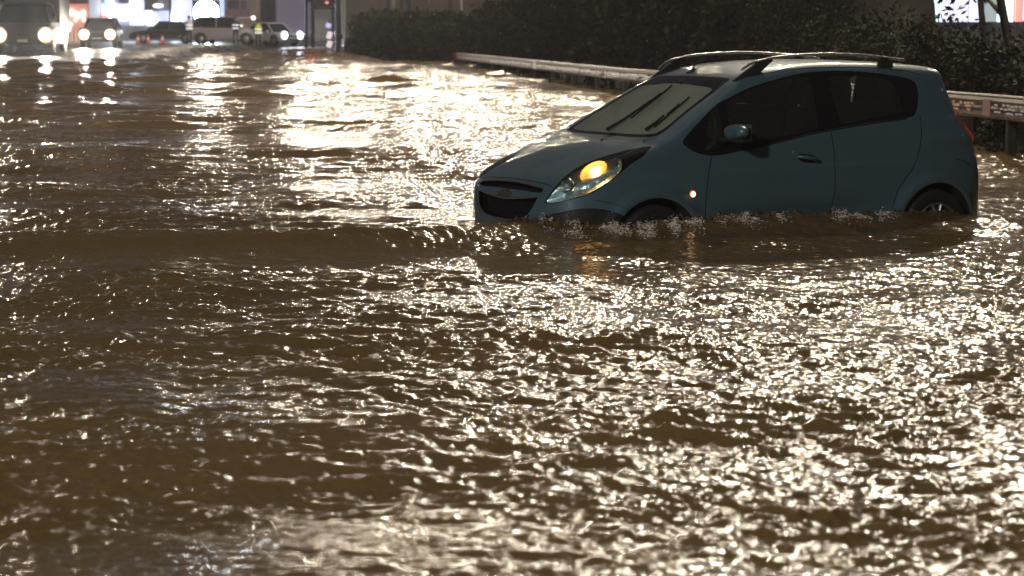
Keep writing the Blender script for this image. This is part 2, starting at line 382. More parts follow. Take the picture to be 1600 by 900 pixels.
# ================================================================ guardrail
def rail_pts():
    P = []
    for y in np.arange(88.6, 6, -.0 - 4.0):
        x = np.interp(y, [-10, 23.8, 35, 48.8, 88.6], [8.9, 5.44, 4.15, 2.30, -2.15]); z = np.interp(y, [6, 23.8, 48.8, 88.6], [.70, .645, .52, .43]); P.append(Vector((x, y, z)))
    return P
RP = rail_pts()
gr = empty('guardrail', (RP[0].x, RP[0].y, -.336), 0, 'steel crash barrier with red and white reflective panels along the flooded verge', 'guardrail')
def grp(mb, name, m, parent=gr, **k):
    o = mb.build(name, m, parent, **k)
    top = parent
    while top is not None:
        if top == gr: o.data.transform(Matrix.Translation(-Vector(gr.location)))
        top = top.parent
    return o
steel = mat('galvanised_steel', (.33,.28,.245), .40, .6, noise=.25, nscale=5, bump=.15, bscale=30)
redp = mat('red_reflective_panel', (.33,.025,.018), .45); whitep = mat('white_reflective_strip', (.72,.70,.64), .35)
amberp = mat('amber_glowing_reflective_strip', (.85,.42,.08), .35, emit=(1,.5,.1), es=.03)  # faint glow added to the strips for returned light
for i in range(len(RP)-1):
    a, b = RP[i], RP[i+1]; d = (b-a); L_ = d.length; t = d.normalized(); n = Vector((t.y, -t.x, 0)).normalized()
    if n.x > 0: n = -n
    # W-beam cross-section: (height below the top, reach towards the road)
    sec = [(0,.0),(.0,.035),(-.035,.055),(-.075,.03),(-.10,-.01),(-.13,-.01),(-.155,.03),(-.195,.055),(-.23,.035),(-.235,.0)]
    mb = MB(); V = []
    for q in (a - t*.02*(i % 2), b + t*.02*(i % 2)):
        for (zz, k) in sec: V.append(q + n*(k + .004*(i % 2)) + Vector((0,0,zz)))
    m_ = len(sec); F = [(j, j+1, m_+j+1, m_+j) for j in range(m_-1)]
    V2 = [v - n*.004 for v in V]; mb.add(V, F); mb.add(V2, F); bmb = mb
    mb = MB(); mb.box(a - n*.13 + Vector((0,0,-.47)), (.11,.10,.90), math.atan2(t.y, t.x), .008); mb.box(a - n*.05 + Vector((0,0,-.12)), (.08,.08,.16), math.atan2(t.y, t.x)); grp(mb, 'post', mat('weathered_post', (.028,.026,.022), .7, noise=.4, nscale=6, bump=.4))
    mb = MB(); mb.tube([a+Vector((0,0,.02))+n*.01, b+Vector((0,0,.02))+n*.01], .017, 8); grp(mb, 'top_rail', mat('pale_rail_cap', (.48,.46,.42), .3, .5, noise=.2, nscale=3), angle=50)
    # red blocks and rows of small white reflector strips are printed in the hollow of the beam: same mesh, own materials
    ang = math.atan2(t.y, t.x); near = i > 11; fm = []
    for kx in {0: (.06,), 3: (.15,), 6: (.35,), 9: (.6,), 12: (.5,), 15: (.93,), 17: (.9,)}.get(i, ()):
        n0 = len(bmb.F); bmb.box(a + d*kx + n*.058 + Vector((0,0,-.115)), (.62 if i < 9 else .26, .008, .19), ang, .003); fm += [(n0, len(bmb.F), 1)]
    for kx in np.arange(.0, 1.0, .035 if near else .05):
        if any(abs(kx-q) < .10 for q in {0: (.06,), 3: (.15,), 6: (.35,), 9: (.6,), 12: (.5,), 15: (.93,), 17: (.9,)}.get(i, ())): continue
        for row in (-.075, -.115, -.155):
            if random.random() < .22: continue
            c = a + d*(kx + random.uniform(0, .01) + (.012 if row == -.115 else 0)) + n*.060 + Vector((0,0,row + random.uniform(-.004,.004)))
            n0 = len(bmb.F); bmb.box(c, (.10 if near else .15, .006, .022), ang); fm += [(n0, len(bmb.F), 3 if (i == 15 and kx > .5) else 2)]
    o = grp(bmb, 'beam', steel)
    for mm in (redp, whitep, amberp): o.data.materials.append(mm)
    for (f0, f1, k) in fm:
        for f in range(f0, f1): o.data.polygons[f].material_index = k
mb = MB(); e0 = RP[0]; mb.box(e0+Vector((-.02,.12,-.12)), (.34,.05,.27), .5, .01); mb.box(e0+Vector((-.17,.1,-.32)), (.07,.07,.42), .3, .01, ry=.35); grp(mb, 'end_plate', mat('red_painted_end', (.28,.045,.03), .5))

# low stained wall that holds the verge behind the posts
yw = np.arange(62, 5.9, -.25); lw = empty('low_wall', (float(bank_x(30))+.25, 30, -.3), 0, 'low dark stained wall standing in the flood behind the guardrail posts', 'wall'); lw['kind'] = 'thing'; mb = MB()
for a_, b_ in zip(yw[:-1], yw[1:]):
    j = .012*math.sin(a_*7.3)+.01*math.sin(a_*17); hh = .80+.03*math.sin(a_*2.1)+.02*math.sin(a_*9.7); ang_ = math.atan2(b_-a_, float(bank_x(b_)-bank_x(a_)))
    mb.box(Vector((float(bank_x((a_+b_)/2))+.25+j, (a_+b_)/2, -.3+hh/2))-Vector(lw.location), (.262, .12, hh), ang_, .006)
mb.build('wall_boards', mat('stained_mossy_boards', (.055,.052,.034), .7, noise=.6, nscale=2.2, bump=.5, bscale=14), lw)
# ================================================================ foliage
def leaf_cloud(name, P, size, m, parent=None):
    """one little bent leaf (two triangles) per point"""
    n = len(P); a = RNG.normal(size=(n, 3)); a /= np.linalg.norm(a, axis=1)[:, None]; b = np.cross(a, RNG.normal(size=(n, 3))); b /= np.linalg.norm(b, axis=1)[:, None]
    s = size*RNG.uniform(.6, 1.4, (n, 1)); V = np.stack([P-a*s, P+b*s*.45, P+a*s, P-b*s*.45], 1).reshape(-1, 3)
    return mesh_obj(name, V, np.arange(4*n).reshape(n, 4), m, parent)
def leaf_mat(name, col):
    m = mat(name, col, .7, noise=.4, nscale=1.4, spec=.08); return m
leafA = leaf_mat('dark_green_leaves', (.029,.032,.015)); leafB = leaf_mat('olive_leaves', (.027,.026,.013)); bark = mat('wet_bark', (.035,.026,.018), .6, noise=.4, nscale=6, bump=.6, bscale=25)
def hedge(name, y0, y1, htop, depth, nleaf, size, m, label, off=.55, zlow=-.02):
    root = empty(name, (float(bank_x((y0+y1)/2))+off+depth/2, (y0+y1)/2, .2), 0, label, 'hedge', 'overgrown hedges along the verge')
    ry = RNG.uniform(0, 1, nleaf)**.8; y = y0+(y1-y0)*(1-ry) if y1 > y0 else y0
    q = RNG.uniform(0, 1, nleaf); lump = .35*np.sin(y*1.3)+.25*np.sin(y*3.1+1)+.2*np.sin(y*.5+2)
    ht = htop(y) + lump*.6; zz = zlow + (ht-zlow)*RNG.uniform(0, 1, nleaf)**.95
    front = .30*np.sin(y*2.1+zz*2.3)+.22*np.sin(y*5.3-zz*4.1)+.25*(zz/ht)
    x = bank_x(y) + off + front*.8 + depth*q**2.2 - .25*(1-(zz/np.maximum(ht, .5)))
    P = np.stack([x, y, zz + terrain_z(x, y)*0], 1)
    P += RNG.normal(scale=.06, size=P.shape); P -= np.array(root.location)
    leaf_cloud('foliage', P, size, m, root)
    # solid core added inside the hedge to block light, coloured dark like inner shade
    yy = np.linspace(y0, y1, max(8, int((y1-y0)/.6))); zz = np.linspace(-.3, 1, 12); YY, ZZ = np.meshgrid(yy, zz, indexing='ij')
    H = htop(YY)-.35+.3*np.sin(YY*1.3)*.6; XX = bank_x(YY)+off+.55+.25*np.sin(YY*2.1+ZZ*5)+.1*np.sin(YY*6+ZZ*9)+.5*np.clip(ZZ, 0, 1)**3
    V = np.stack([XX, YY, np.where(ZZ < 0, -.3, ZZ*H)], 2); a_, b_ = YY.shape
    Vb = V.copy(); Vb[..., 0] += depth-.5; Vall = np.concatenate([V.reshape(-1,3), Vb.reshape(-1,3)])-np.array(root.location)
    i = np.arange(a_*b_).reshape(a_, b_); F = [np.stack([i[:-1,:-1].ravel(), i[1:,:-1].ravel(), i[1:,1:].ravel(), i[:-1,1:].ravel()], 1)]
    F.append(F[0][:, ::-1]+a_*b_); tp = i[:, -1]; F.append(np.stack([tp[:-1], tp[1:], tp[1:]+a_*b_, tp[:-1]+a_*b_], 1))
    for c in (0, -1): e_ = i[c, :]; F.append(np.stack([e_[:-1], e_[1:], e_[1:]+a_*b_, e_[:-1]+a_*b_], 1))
    mesh_obj('hedge_core', Vall, np.vstack(F), mat('shaded_core', (.013,.012,.008), .9, noise=.4, nscale=5), root, smooth=True)
    return root
def terrain_z(x, y): return 0
hedge('hedge', 14, 42, lambda y: np.interp(y, [14, 24, 31, 36.8, 38.3, 42], [1.05, 1.12, 1.2, 1.25, 3.2, 3.7]), 1.6, 90000, .043, leafB, 'low tangled dark hedge behind the guardrail at the right edge')
hedge('hedge', 42, 62, lambda y: np.interp(y, [42, 48, 62], [3.8, 4.4, 4.6]), 3.0, 58000, .085, leafA, 'tall dark hedge behind the guardrail and the stranded hatchback')
hedge('hedge', 62, 94, lambda y: np.interp(y, [62, 74, 82, 94], [4.4, 3.4, 2.2, 1.75]), 3.5, 50000, .11, leafB, 'dark hedge that starts where the guardrail ends')
hedge('hedge', 94.5, 136, lambda y: np.interp(y, [94, 110, 136], [1.7, 1.9, 2.05]), 4.0, 46000, .15, leafA, 'far dark hedge reaching to the junction beside the tall poles', off=.2)

def tree(x, y, h, crown, lean, label, m=leafA, nl=9000, ls=.09, group='trees behind the hedge', tr=1.0):
    r = empty('tree', (x, y, .3), 0, label, 'tree', group)
    mb = MB(); P = [Vector((lean*(t**1.3)+.12*math.sin(t*5+x), .1*math.sin(t*4), t*h*.8)) for t in np.linspace(0, 1, 9)]
    mb.tube(P, list(np.linspace(.15, .05, 9)*h/5*tr), 10)
    tips = []
    for k in range(9):
        t = random.uniform(.35, .95); p0 = P[int(t*8)]; a = random.uniform(0, 6.28); q = p0+Vector((math.cos(a), math.sin(a), random.uniform(.4, 1)))*crown*.6
        mb.tube([p0, (p0+q)/2+Vector((0,0,.1)), q], [.05, .035, .015], 6); tips.append(q)
    mb.build('trunk', bark, r, smooth=True)
    C = np.array([tips[i % len(tips)]+Vector((random.gauss(0,.4), random.gauss(0,.4), random.gauss(0,.3)))*crown*.5 for i in range(26)])
    P2 = C[RNG.integers(0, 26, nl)] + RNG.normal(size=(nl, 3))*crown*.17; leaf_cloud('crown', P2, ls, m, r)
    return r
tree(6.1, 46, 5.5, 2.2, .1, 'slim dark tree left of the lit shopfront behind the hedge')
tree(7.9, 38, 6.0, 1.3, .05, 'thin upright tree trunk in front of the lit shopfront', nl=1500, tr=.38)
tree(8.95, 40, 6.5, 1.4, -.8, 'leaning tree trunk in front of the red end of the lit shopfront', nl=1500, tr=.5)
tree(4.2, 62, 6.5, 2.6, .3, 'leafy tree rising over the middle of the hedge', leafB)
tree(1.0, 84, 6.0, 2.6, -.3, 'leafy tree above the end of the guardrail', leafB, ls=.12)
tree(6.3, 52, 6.5, 2.8, .2, 'broad dark tree behind the roof of the hatchback', ls=.1)
# ================================================================ the stranded hatchback
A_CAR, PIT = 0.502728373, 0.010727; CX0, CY0, CZ0 = 1.50657613, 16.0099691, 0.336322802
Mc = (Matrix.Translation((CX0, CY0, .5-CZ0)) @ Matrix.Rotation(A_CAR, 4, 'Z') @ Matrix.Rotation(-PIT, 4, 'Y') @ Matrix.Translation((0, 0, -.5)))
car = empty('hatchback_car', label='teal blue small hatchback stranded up to its doors in brown flood water', cat='car')
car.matrix_world = Mc
OFF = np.array([1.8, 0, 0])                                  # the car's own origin is on the ground under its middle
def cv(V): V = np.asarray(V, float) - OFF; return V*np.array([1, -1, 1])   # y>0 in the shape above is the side towards the camera
def cpart(name, V, F, m, parent=car, nrm=None, smooth=True):
    n = None if nrm is None else np.asarray(nrm)*np.array([1, -1, 1])
    F = F[:, ::-1] if isinstance(F, np.ndarray) else [tuple(reversed(f)) for f in F]
    return mesh_obj(name, cv(V), F, m, parent, smooth, n)
def cbuild(mb, name, m, parent=car, **k):
    mb.V = [tuple(v) for v in cv(mb.V)]; return mb.build(name, m, parent, **k)
paint = bpy.data.materials.new('teal_metallic_paint'); paint.use_nodes = True
nt = paint.node_tree; b = nt.nodes['Principled BSDF']; b.inputs['Base Color'].default_value = (.092, .172, .215, 1); b.inputs['Metallic'].default_value = .35
b.inputs['Roughness'].default_value = .36; b.inputs['Coat Weight'].default_value = 1.0; b.inputs['Coat Roughness'].default_value = .07
t = nt.nodes.new('ShaderNodeTexCoord'); n = nt.nodes.new('ShaderNodeTexNoise'); n.inputs['Scale'].default_value = 3; n.inputs['Detail'].default_value = 5
mr = nt.nodes.new('ShaderNodeMapRange'); mr.inputs[1].default_value = .35; mr.inputs[2].default_value = .65; mr.inputs[3].default_value = .32; mr.inputs[4].default_value = .48
nt.links.new(t.outputs['Object'], n.inputs['Vector']); nt.links.new(n.outputs['Fac'], mr.inputs[0]); nt.links.new(mr.outputs[0], b.inputs['Roughness'])
vo = nt.nodes.new('ShaderNodeTexVoronoi'); vo.inputs['Scale'].default_value = 95; nt.links.new(t.outputs['Object'], vo.inputs['Vector'])   # beaded rain
vr = nt.nodes.new('ShaderNodeMapRange'); vr.inputs[1].default_value = .10; vr.inputs[2].default_value = .38; vr.inputs[3].default_value = 1; vr.inputs[4].default_value = 0
nt.links.new(vo.outputs['Distance'], vr.inputs[0]); bp = nt.nodes.new('ShaderNodeBump'); bp.inputs['Distance'].default_value = .0012; bp.inputs['Strength'].default_value = .35
nt.links.new(vr.outputs[0], bp.inputs['Height']); nt.links.new(bp.outputs[0], b.inputs['Coat Normal'])
black = mat('gloss_black_trim', (.006,.006,.007), .16, rn=.08); rubber = mat('black_rubber', (.012,.012,.012), .65); dark = mat('dark_plastic', (.016,.016,.017), .5, bump=.2)
lining = mat('cabin_lining', (.50,.52,.47), .8); chrome = mat('chrome_trim', (.75,.75,.76), .12, 1.0, rn=.06); liner = mat('wheel_well_black', (.006,.006,.006), .9)
def glass_mat(name, tint, fog, fogcol=(.55,.58,.52)):
    m = bpy.data.materials.new(name); m.use_nodes = True; nt = m.node_tree; nt.nodes.clear(); L = nt.links.new
    o = nt.nodes.new('ShaderNodeOutputMaterial'); tr = nt.nodes.new('ShaderNodeBsdfTransparent'); tr.inputs[0].default_value = (*tint, 1)
    tl = nt.nodes.new('ShaderNodeBsdfTranslucent'); tl.inputs[0].default_value = (*fogcol, 1); df = nt.nodes.new('ShaderNodeBsdfDiffuse'); df.inputs[0].default_value = (*[c*.8 for c in fogcol], 1)
    gl = nt.nodes.new('ShaderNodeBsdfGlossy'); gl.inputs['Roughness'].default_value = .04
    ms = nt.nodes.new('ShaderNodeMixShader'); ms.inputs[0].default_value = .5; L(tl.outputs[0], ms.inputs[1]); L(df.outputs[0], ms.inputs[2])
    mf = nt.nodes.new('ShaderNodeMixShader'); tc = nt.nodes.new('ShaderNodeTexCoord'); n = nt.nodes.new('ShaderNodeTexNoise'); n.inputs['Scale'].default_value = 2.2; n.inputs['Detail'].default_value = 4
    L(tc.outputs['Object'], n.inputs['Vector']); mr = nt.nodes.new('ShaderNodeMapRange'); mr.inputs[1].default_value = .3; mr.inputs[2].default_value = .7; mr.inputs[3].default_value = fog*.75; mr.inputs[4].default_value = min(1, fog*1.2)
    L(n.outputs['Fac'], mr.inputs[0]); L(mr.outputs[0], mf.inputs[0]); L(tr.outputs[0], mf.inputs[1]); L(ms.outputs[0], mf.inputs[2])
    fr = nt.nodes.new('ShaderNodeFresnel'); fr.inputs[0].default_value = 1.5; mg = nt.nodes.new('ShaderNodeMixShader'); L(fr.outputs[0], mg.inputs[0]); L(mf.outputs[0], mg.inputs[1]); L(gl.outputs[0], mg.inputs[2]); L(mg.outputs[0], o.inputs[0])
    return m
wsglass = glass_mat('misted_windshield', (.45,.5,.44), .90, (.58,.68,.55)); sideglass = glass_mat('rain_wet_side_glass', (.92,.95,.92), .06, (.68,.76,.66)); farglass = glass_mat('misted_side_glass', (.6,.65,.6), .9, (.75,.78,.70))

BV, BQ = surface_nets(); BF = np.vstack([BQ[:, [0,1,2]], BQ[:, [0,2,3]]])
_t = BF[::97]; _c = np.cross(BV[_t[:,1]]-BV[_t[:,0]], BV[_t[:,2]]-BV[_t[:,0]])
if (_c*normals(BV[_t[:,0]])).sum() < 0: BF = BF[:, ::-1]
def cl(VF, dfn):
    V, F = VF; return clip(V, F, dfn(V))
def shell(name, VF, m, push=0, parent=car, keep_normal=True):
    V, F = VF; n = normals(V); return cpart(name, V + n*push, F, m, parent, n)
DLO = catmull([(.967,.985),(1.0,.952),(1.065,.916),(1.16,.893),(1.268,.892),(1.42,.913),(1.75,.968),(2.065,1.019),(2.5,1.066),(2.867,1.094),(2.955,1.125),(3.02,1.22),(3.05,1.30),(3.035,1.345),
               (2.98,1.366),(2.841,1.391),(2.62,1.418),(2.40,1.430),(2.177,1.428),(1.994,1.410),(1.739,1.363),(1.591,1.327),(1.433,1.271),(1.329,1.232),(1.215,1.165),(1.112,1.096),(1.03,1.04)], 5)
QG = catmull([(1.315,1.205),(1.28,1.19),(1.225,1.14),(1.195,1.09),(1.185,1.03),(1.20,1.005),(1.30,1.005),(1.312,1.03)], 4)
FG = catmull([(1.392,1.235),(1.535,1.298),(1.736,1.354),(1.889,1.381),(2.05,1.395),(2.11,1.392),(2.125,1.36),(2.112,1.2),(2.095,1.07),(2.07,1.045),(1.95,1.02),(1.70,.99),(1.5,.968),(1.38,.962),(1.368,1.0),(1.375,1.12)], 5)
RG = catmull([(2.28,1.36),(2.31,1.395),(2.5,1.395),(2.75,1.378),(2.83,1.365),(2.845,1.33),(2.85,1.20),(2.845,1.15),(2.81,1.128),(2.6,1.105),(2.33,1.072),(2.285,1.08),(2.275,1.15)], 5)
WS = catmull([(.775,0),(.785,.25),(.815,.45),(.86,.585),(.93,.60),(1.05,.57),(1.20,.545),(1.35,.523),(1.48,.490),(1.545,.455),(1.535,.25),(1.53,0),(1.535,-.25),(1.545,-.455),(1.48,-.490),(1.35,-.523),(1.20,-.545),(1.05,-.57),(.93,-.60),(.86,-.585),(.815,-.45),(.785,-.25)], 5)
WG = catmull([(.812,0),(.822,.25),(.85,.44),(.885,.535),(.95,.555),(1.05,.535),(1.20,.508),(1.33,.482),(1.41,.445),(1.418,.25),(1.42,0),(1.418,-.25),(1.41,-.445),(1.33,-.482),(1.20,-.508),(1.05,-.535),(.95,-.555),(.885,-.535),(.85,-.44),(.822,-.25)], 5)
HL = catmull([(-.043,.606),(-.005,.672),(.065,.742),(.135,.790),(.212,.832),(.31,.870),(.408,.898),(.556,.934),(.66,.952),(.765,.965),(.74,.94),(.69,.90),(.606,.858),(.541,.814),(.457,.758),(.358,.699),(.26,.661),(.162,.637),(.055,.613)], 4)
HLL = catmull([(-.035,.612),(.0,.668),(.068,.735),(.14,.782),(.225,.825),(.33,.862),(.42,.885),(.50,.902),(.53,.895),(.535,.86),(.515,.808),(.445,.757),(.35,.706),(.255,.667),(.16,.643),(.055,.618)], 4)
GU = catmull([(-.44,.676),(-.40,.698),(-.2,.712),(0,.717),(.2,.712),(.40,.698),(.44,.676),(.36,.668),(.16,.672),(.05,.672),(0,.672),(-.05,.672),(-.16,.672),(-.36,.668)], 4)
GL = catmull([(-.41,.628),(-.39,.640),(-.2,.622),(0,.612),(.2,.622),(.39,.640),(.41,.628),(.37,.56),(.30,.505),(.15,.48),(0,.475),(-.15,.48),(-.30,.505),(-.37,.56)], 4)
TK = math.tan(A_CAR)
body = (BV, BF); glasses = []; surrounds = []; lamps = []
_, body = cl(body, lambda V: np.maximum(np.minimum(np.hypot(V[:,0]-WF, V[:,2]-WZ), np.hypot(V[:,0]-WR, V[:,2]-WZ))-.338, .52-np.abs(V[:,1])))
for s in (1, -1):
    a, body = cl(body, lambda V: np.maximum(poly_sdf(DLO, V[:,0], V[:,2]), .42-s*V[:,1])); surrounds.append((s, a))
    hl, body = cl(body, lambda V: np.maximum(poly_sdf(HL, V[:,0]+(s*V[:,1]-.68)*TK, V[:,2]), .3-s*V[:,1])); lamps.append((s, hl))
ws, body = cl(body, lambda V: np.maximum(poly_sdf(WS, V[:,0], V[:,1]), .93-V[:,2]))
RW = catmull([(-.50,1.36),(0,1.385),(.50,1.36),(.56,1.25),(.60,1.12),(.5,1.07),(0,1.06),(-.5,1.07),(-.60,1.12),(-.56,1.25)], 5)
rw, body = cl(body, lambda V: np.maximum(poly_sdf(RW, V[:,1], V[:,2]), 3.2-V[:,0]))
gu, body = cl(body, lambda V: np.maximum(poly_sdf(GU, V[:,1], V[:,2]), V[:,0]-.35))
gl, body = cl(body, lambda V: np.maximum(poly_sdf(GL, V[:,1], V[:,2]), V[:,0]-.35))
tls = []
TL = catmull([(3.36,1.12),(3.42,1.12),(3.50,1.03),(3.55,.95),(3.57,.90),(3.50,.90),(3.45,.95),(3.40,1.03)], 5)
for s in (1, -1):
    tl, body = cl(body, lambda V: np.maximum(np.maximum(poly_sdf(TL, V[:,0], V[:,2]), .50-s*V[:,1]), 0*V[:,0]-1)); tls.append((s, tl))
# the black recess in the bumper corner and a dark bumper foot
FR = catmull([(.03,.50),(.10,.545),(.22,.575),(.33,.570),(.43,.548),(.50,.50),(.40,.45),(.2,.43),(.08,.44)], 4)
frs = []
for s in (1, -1):
    fr_, body = cl(body, lambda V: np.maximum(poly_sdf(FR, V[:,0], V[:,2]), .50-s*V[:,1])); frs.append(fr_)
shell('body', body, paint)
V_, F_ = body; n_ = normals(V_); k_ = V_[:,2] > .25; cpart('cabin_lining', V_ - n_*.028, F_[k_[F_].all(1)], lining, car, -n_)
for f in frs: shell('bumper_recess', f, dark, -.012)
for s, a in surrounds:
    g1, a = cl(a, lambda V: poly_sdf(QG, V[:,0], V[:,2])); g2, a = cl(a, lambda V: poly_sdf(FG, V[:,0], V[:,2])); g3, a = cl(a, lambda V: poly_sdf(RG, V[:,0], V[:,2]))
    o = shell('window_surround', a, black, -.002)
    for g_ in (g1, g2, g3): shell('window_pane', g_, sideglass if s > 0 else farglass, -.006)
g_, a = cl(ws, lambda V: poly_sdf(WG, V[:,0], V[:,1])); o = shell('windshield', g_, wsglass, -.003)
shell('windshield_surround', a, black, -.001)
shell('rear_window', rw, sideglass, -.004)
shell('upper_grille', gu, black, -.030); shell('lower_grille', gl, black, -.035)
# grille: chrome lips, crossing bars, badge
def fx(y, z):
    lo = np.full(np.shape(y), -.1); hi = lo+.7
    for _ in range(24): m_ = (lo+hi)/2; f = field(m_, np.asarray(y, float), np.asarray(z, float)); lo = np.where(f > 0, m_, lo); hi = np.where(f > 0, hi, m_)
    return (lo+hi)/2
def sy(x, z):
    lo = np.zeros(np.shape(x)); hi = lo+.95
    for _ in range(24): m_ = (lo+hi)/2; f = field(np.asarray(x, float), m_, np.asarray(z, float)); lo = np.where(f < 0, m_, lo); hi = np.where(f < 0, hi, m_)
    return (lo+hi)/2
def tz(x, y):
    lo = np.full(np.shape(x), .5); hi = lo+1.1
    for _ in range(24): m_ = (lo+hi)/2; f = field(np.asarray(x, float), np.asarray(y, float), m_); lo = np.where(f < 0, m_, lo); hi = np.where(f < 0, hi, m_)
    return (lo+hi)/2
def front_line(yz, r, push=.004, n=40):
    P = catmull(yz, 8, False); return [(fx(p[0], p[1])-push, p[0], p[1]) for p in P]
mb = MB(); mb.tube(front_line([(-.42,.700),(-.2,.716),(0,.721),(.2,.716),(.42,.700)], .006), .007, 8); mb.tube(front_line([(-.40,.640),(-.2,.622),(0,.612),(.2,.622),(.40,.640)], .006), .008, 8)
mb.tube(front_line([(-.44,.69),(-.455,.66),(-.43,.60),(-.395,.55),(-.34,.50),(-.28,.48)], .006), .006, 8)
mb.tube(front_line([(.36,.525),(.30,.495),(.15,.472),(0,.467),(-.15,.472),(-.30,.495)], .006), .006, 8); cbuild(mb, 'grille_trim', chrome, angle=60)
mb = MB()
for z in (.50, .525, .55, .575, .60):
    w_ = .33+.6*(z-.50); mb.tube([(fx(y, z)+.022, y, z) for y in np.linspace(-w_, w_, 13)], .003, 5)
for y in np.linspace(-.34, .34, 25): mb.tube([(fx(y, z)+.024, y, z) for z in (.49, .55, .61)], .0022, 5)
cbuild(mb, 'grille_mesh', black)
fc = lambda y, z: fx(y, z)
mb = MB(); P = [(-.085,.652),(-.03,.652),(-.026,.672),(.030,.672),(.034,.652),(.09,.652),(.078,.625),(.026,.625),(.022,.603),(-.034,.603),(-.030,.625),(-.097,.625)]
V = [(fx(0, .64)-.020+abs(p[0])*.06, p[0], p[1]) for p in P] + [(fx(0, .64)+.02, p[0], p[1]) for p in P]; k = len(P)
mb.add(V, [tuple(range(k)), tuple(reversed(range(k, 2*k)))]+[(i, i+k, (i+1)%k+k, (i+1)%k) for i in range(k)]); cbuild(mb, 'badge', mat('dull_gold_badge', (.22,.20,.18), .3, .8))
# headlights: clear lens on the body surface, black rear tail, bowl, bulbs
lensm = glass_mat('clear_lamp_lens', (.93,.95,.95), .05, (.8,.8,.8)); bowl = mat('lamp_reflector', (.62,.86,.92), .30, .8, bump=.5, bscale=22, rn=.1)
for s, h_ in lamps:
    lens, tail = cl(h_, lambda V: poly_sdf(HLL, V[:,0]+(s*V[:,1]-.68)*TK, V[:,2]))
    lo = shell('headlight', lens, lensm, -.001); shell('tail_fin', tail, black, -.002, lo)
    # the bowl: the same outline pushed inwards
    V, F = lens; n = normals(V); d = -poly_sdf(HLL, V[:,0]+(s*V[:,1]-.68)*TK, V[:,2]); dep = .012+.065*sstep(0, .05, d); n0 = np.array([-.75, .62*s, .15])
    cpart('reflector', V - n0*dep[:, None], F, bowl, lo, None)
    for (xx, zz, r_, nm, mm) in ((.35, .812, .066, 'turn_bowl', mat('amber_lamp_bowl' if s > 0 else 'amber_lamp_bowl_far', (.85,.40,.08), .25, emit=(1,.31,.03), es=1.5 if s > 0 else 0)), (.16, .715, .050, 'lamp_bowl', chrome)):
        x0_ = xx; y0_ = .64 if nm == 'turn_bowl' else .60
        p = project(np.array([[x0_, y0_*s, zz]]), 8)[0]; nn = np.array([-.72, .68*s, .1]); nn /= np.linalg.norm(nn); c = p - nn*.058
        r_ = r_ if s > 0 else .030; c = c if s > 0 else c-nn*.01; q = Vector(nn).to_track_quat('Z', 'Y').to_matrix().to_4x4(); q.translation = Vector(c)
        if nm == 'turn_bowl': q = q @ Matrix.Rotation(R(-18)*s, 4, 'Z') @ Matrix.Diagonal((1.55, .85, 1, 1)) if False else Matrix.Translation(Vector(c)) @ Matrix.Rotation(R(-24), 4, 'Y') @ Matrix.Diagonal((1.75, 1, .80, 1)) @ Matrix.Rotation(R(24), 4, 'Y') @ Matrix.Translation(-Vector(c)) @ q
        mb = MB(); mb.lathe([(.004,-.012),(.5*r_,-.004),(.8*r_,.008),(r_,.028),(r_*.96,.030)], 20, q); cbuild(mb, nm, mm, lo, smooth=True)
        if nm == 'turn_bowl':
            mb = MB(); q2 = q.copy(); q2.translation = Vector(c+nn*.012); mb.lathe([(.0005,.028),(.014,.024),(.022,.010),(.022,-.006),(.0005,-.012)], 14, q2)
            cbuild(mb, 'turn_bulb', lamp_mat('amber_bulb_on' if s > 0 else 'amber_bulb_far', (1,.60,.22), 14 if s > 0 else 0), lo, smooth=True)
        else:
            mb = MB(); q2 = q.copy(); q2.translation = Vector(c+nn*.02); mb.lathe([(.0005,.02),(.014,.014),(.016,-.01),(.0005,-.012)], 12, q2); cbuild(mb, 'projector', mat('bulb_glass', (.75,.85,.9), .06, .3), lo, smooth=True)
# body joints: narrow dark strips just proud of the paint
def seam(name, P, kind, w=.0065, m=rubber, s=1, closed=False, n=6):
    P = catmull(P, n, closed)
    if kind == 'side': Q = np.array([(x, s*sy(x, z), z) for x, z in P])
    elif kind == 'top': Q = np.array([(x, y, tz(x, y)) for x, y in P])
    else: Q = np.array([(fx(y, z), y, z) for y, z in P])
    nn = normals(Q); t_ = np.gradient(Q, axis=0); t_ /= np.linalg.norm(t_, axis=1)[:, None]; b_ = np.cross(t_, nn)
    V = np.concatenate([Q-b_*w/2+nn*.0012, Q+b_*w/2+nn*.0012]); k = len(Q)
    return cpart(name, V, [(i, i+1, k+i+1, k+i) for i in range(k-1)], m)
for s in (1, -1):
    seam('door_seam', [(1.19,.895),(1.16,.80),(1.13,.60),(1.13,.40),(1.17,.28),(1.6,.25),(2.1,.25),(2.14,.30)], 'side', s=s)
    seam('door_seam', [(2.185,1.03),(2.20,.85),(2.20,.60),(2.17,.40),(2.13,.27)], 'side', s=s)
    seam('door_seam', [(2.98,1.10),(2.97,.95),(2.90,.76),(2.76,.60),(2.70,.45),(2.66,.30),(2.2,.26)], 'side', s=s)
    seam('roof_joint', [(1.56,1.392),(1.75,1.42),(2.0,1.448),(2.35,1.455),(2.7,1.446),(3.0,1.415),(3.12,1.385)], 'side', w=.009, s=s)
    seam('bumper_seam', [(3.28,.79),(3.36,.77),(3.45,.73)], 'side', s=s)
    seam('fuel_flap' if s > 0 else 'wing_seam', [(.52,.56),(.43,.60),(.30,.63)], 'side', s=s, w=.004)
    seam('fender_seam', [(.14,.52*s),(.25,.60*s),(.45,.645*s),(.65,.655*s),(.84,.632*s)], 'top', w=.006)
seam('hood_edge', [(-.50,.712),(-.35,.728),(0,.738),(.35,.728),(.50,.712)], 'front', w=.009)
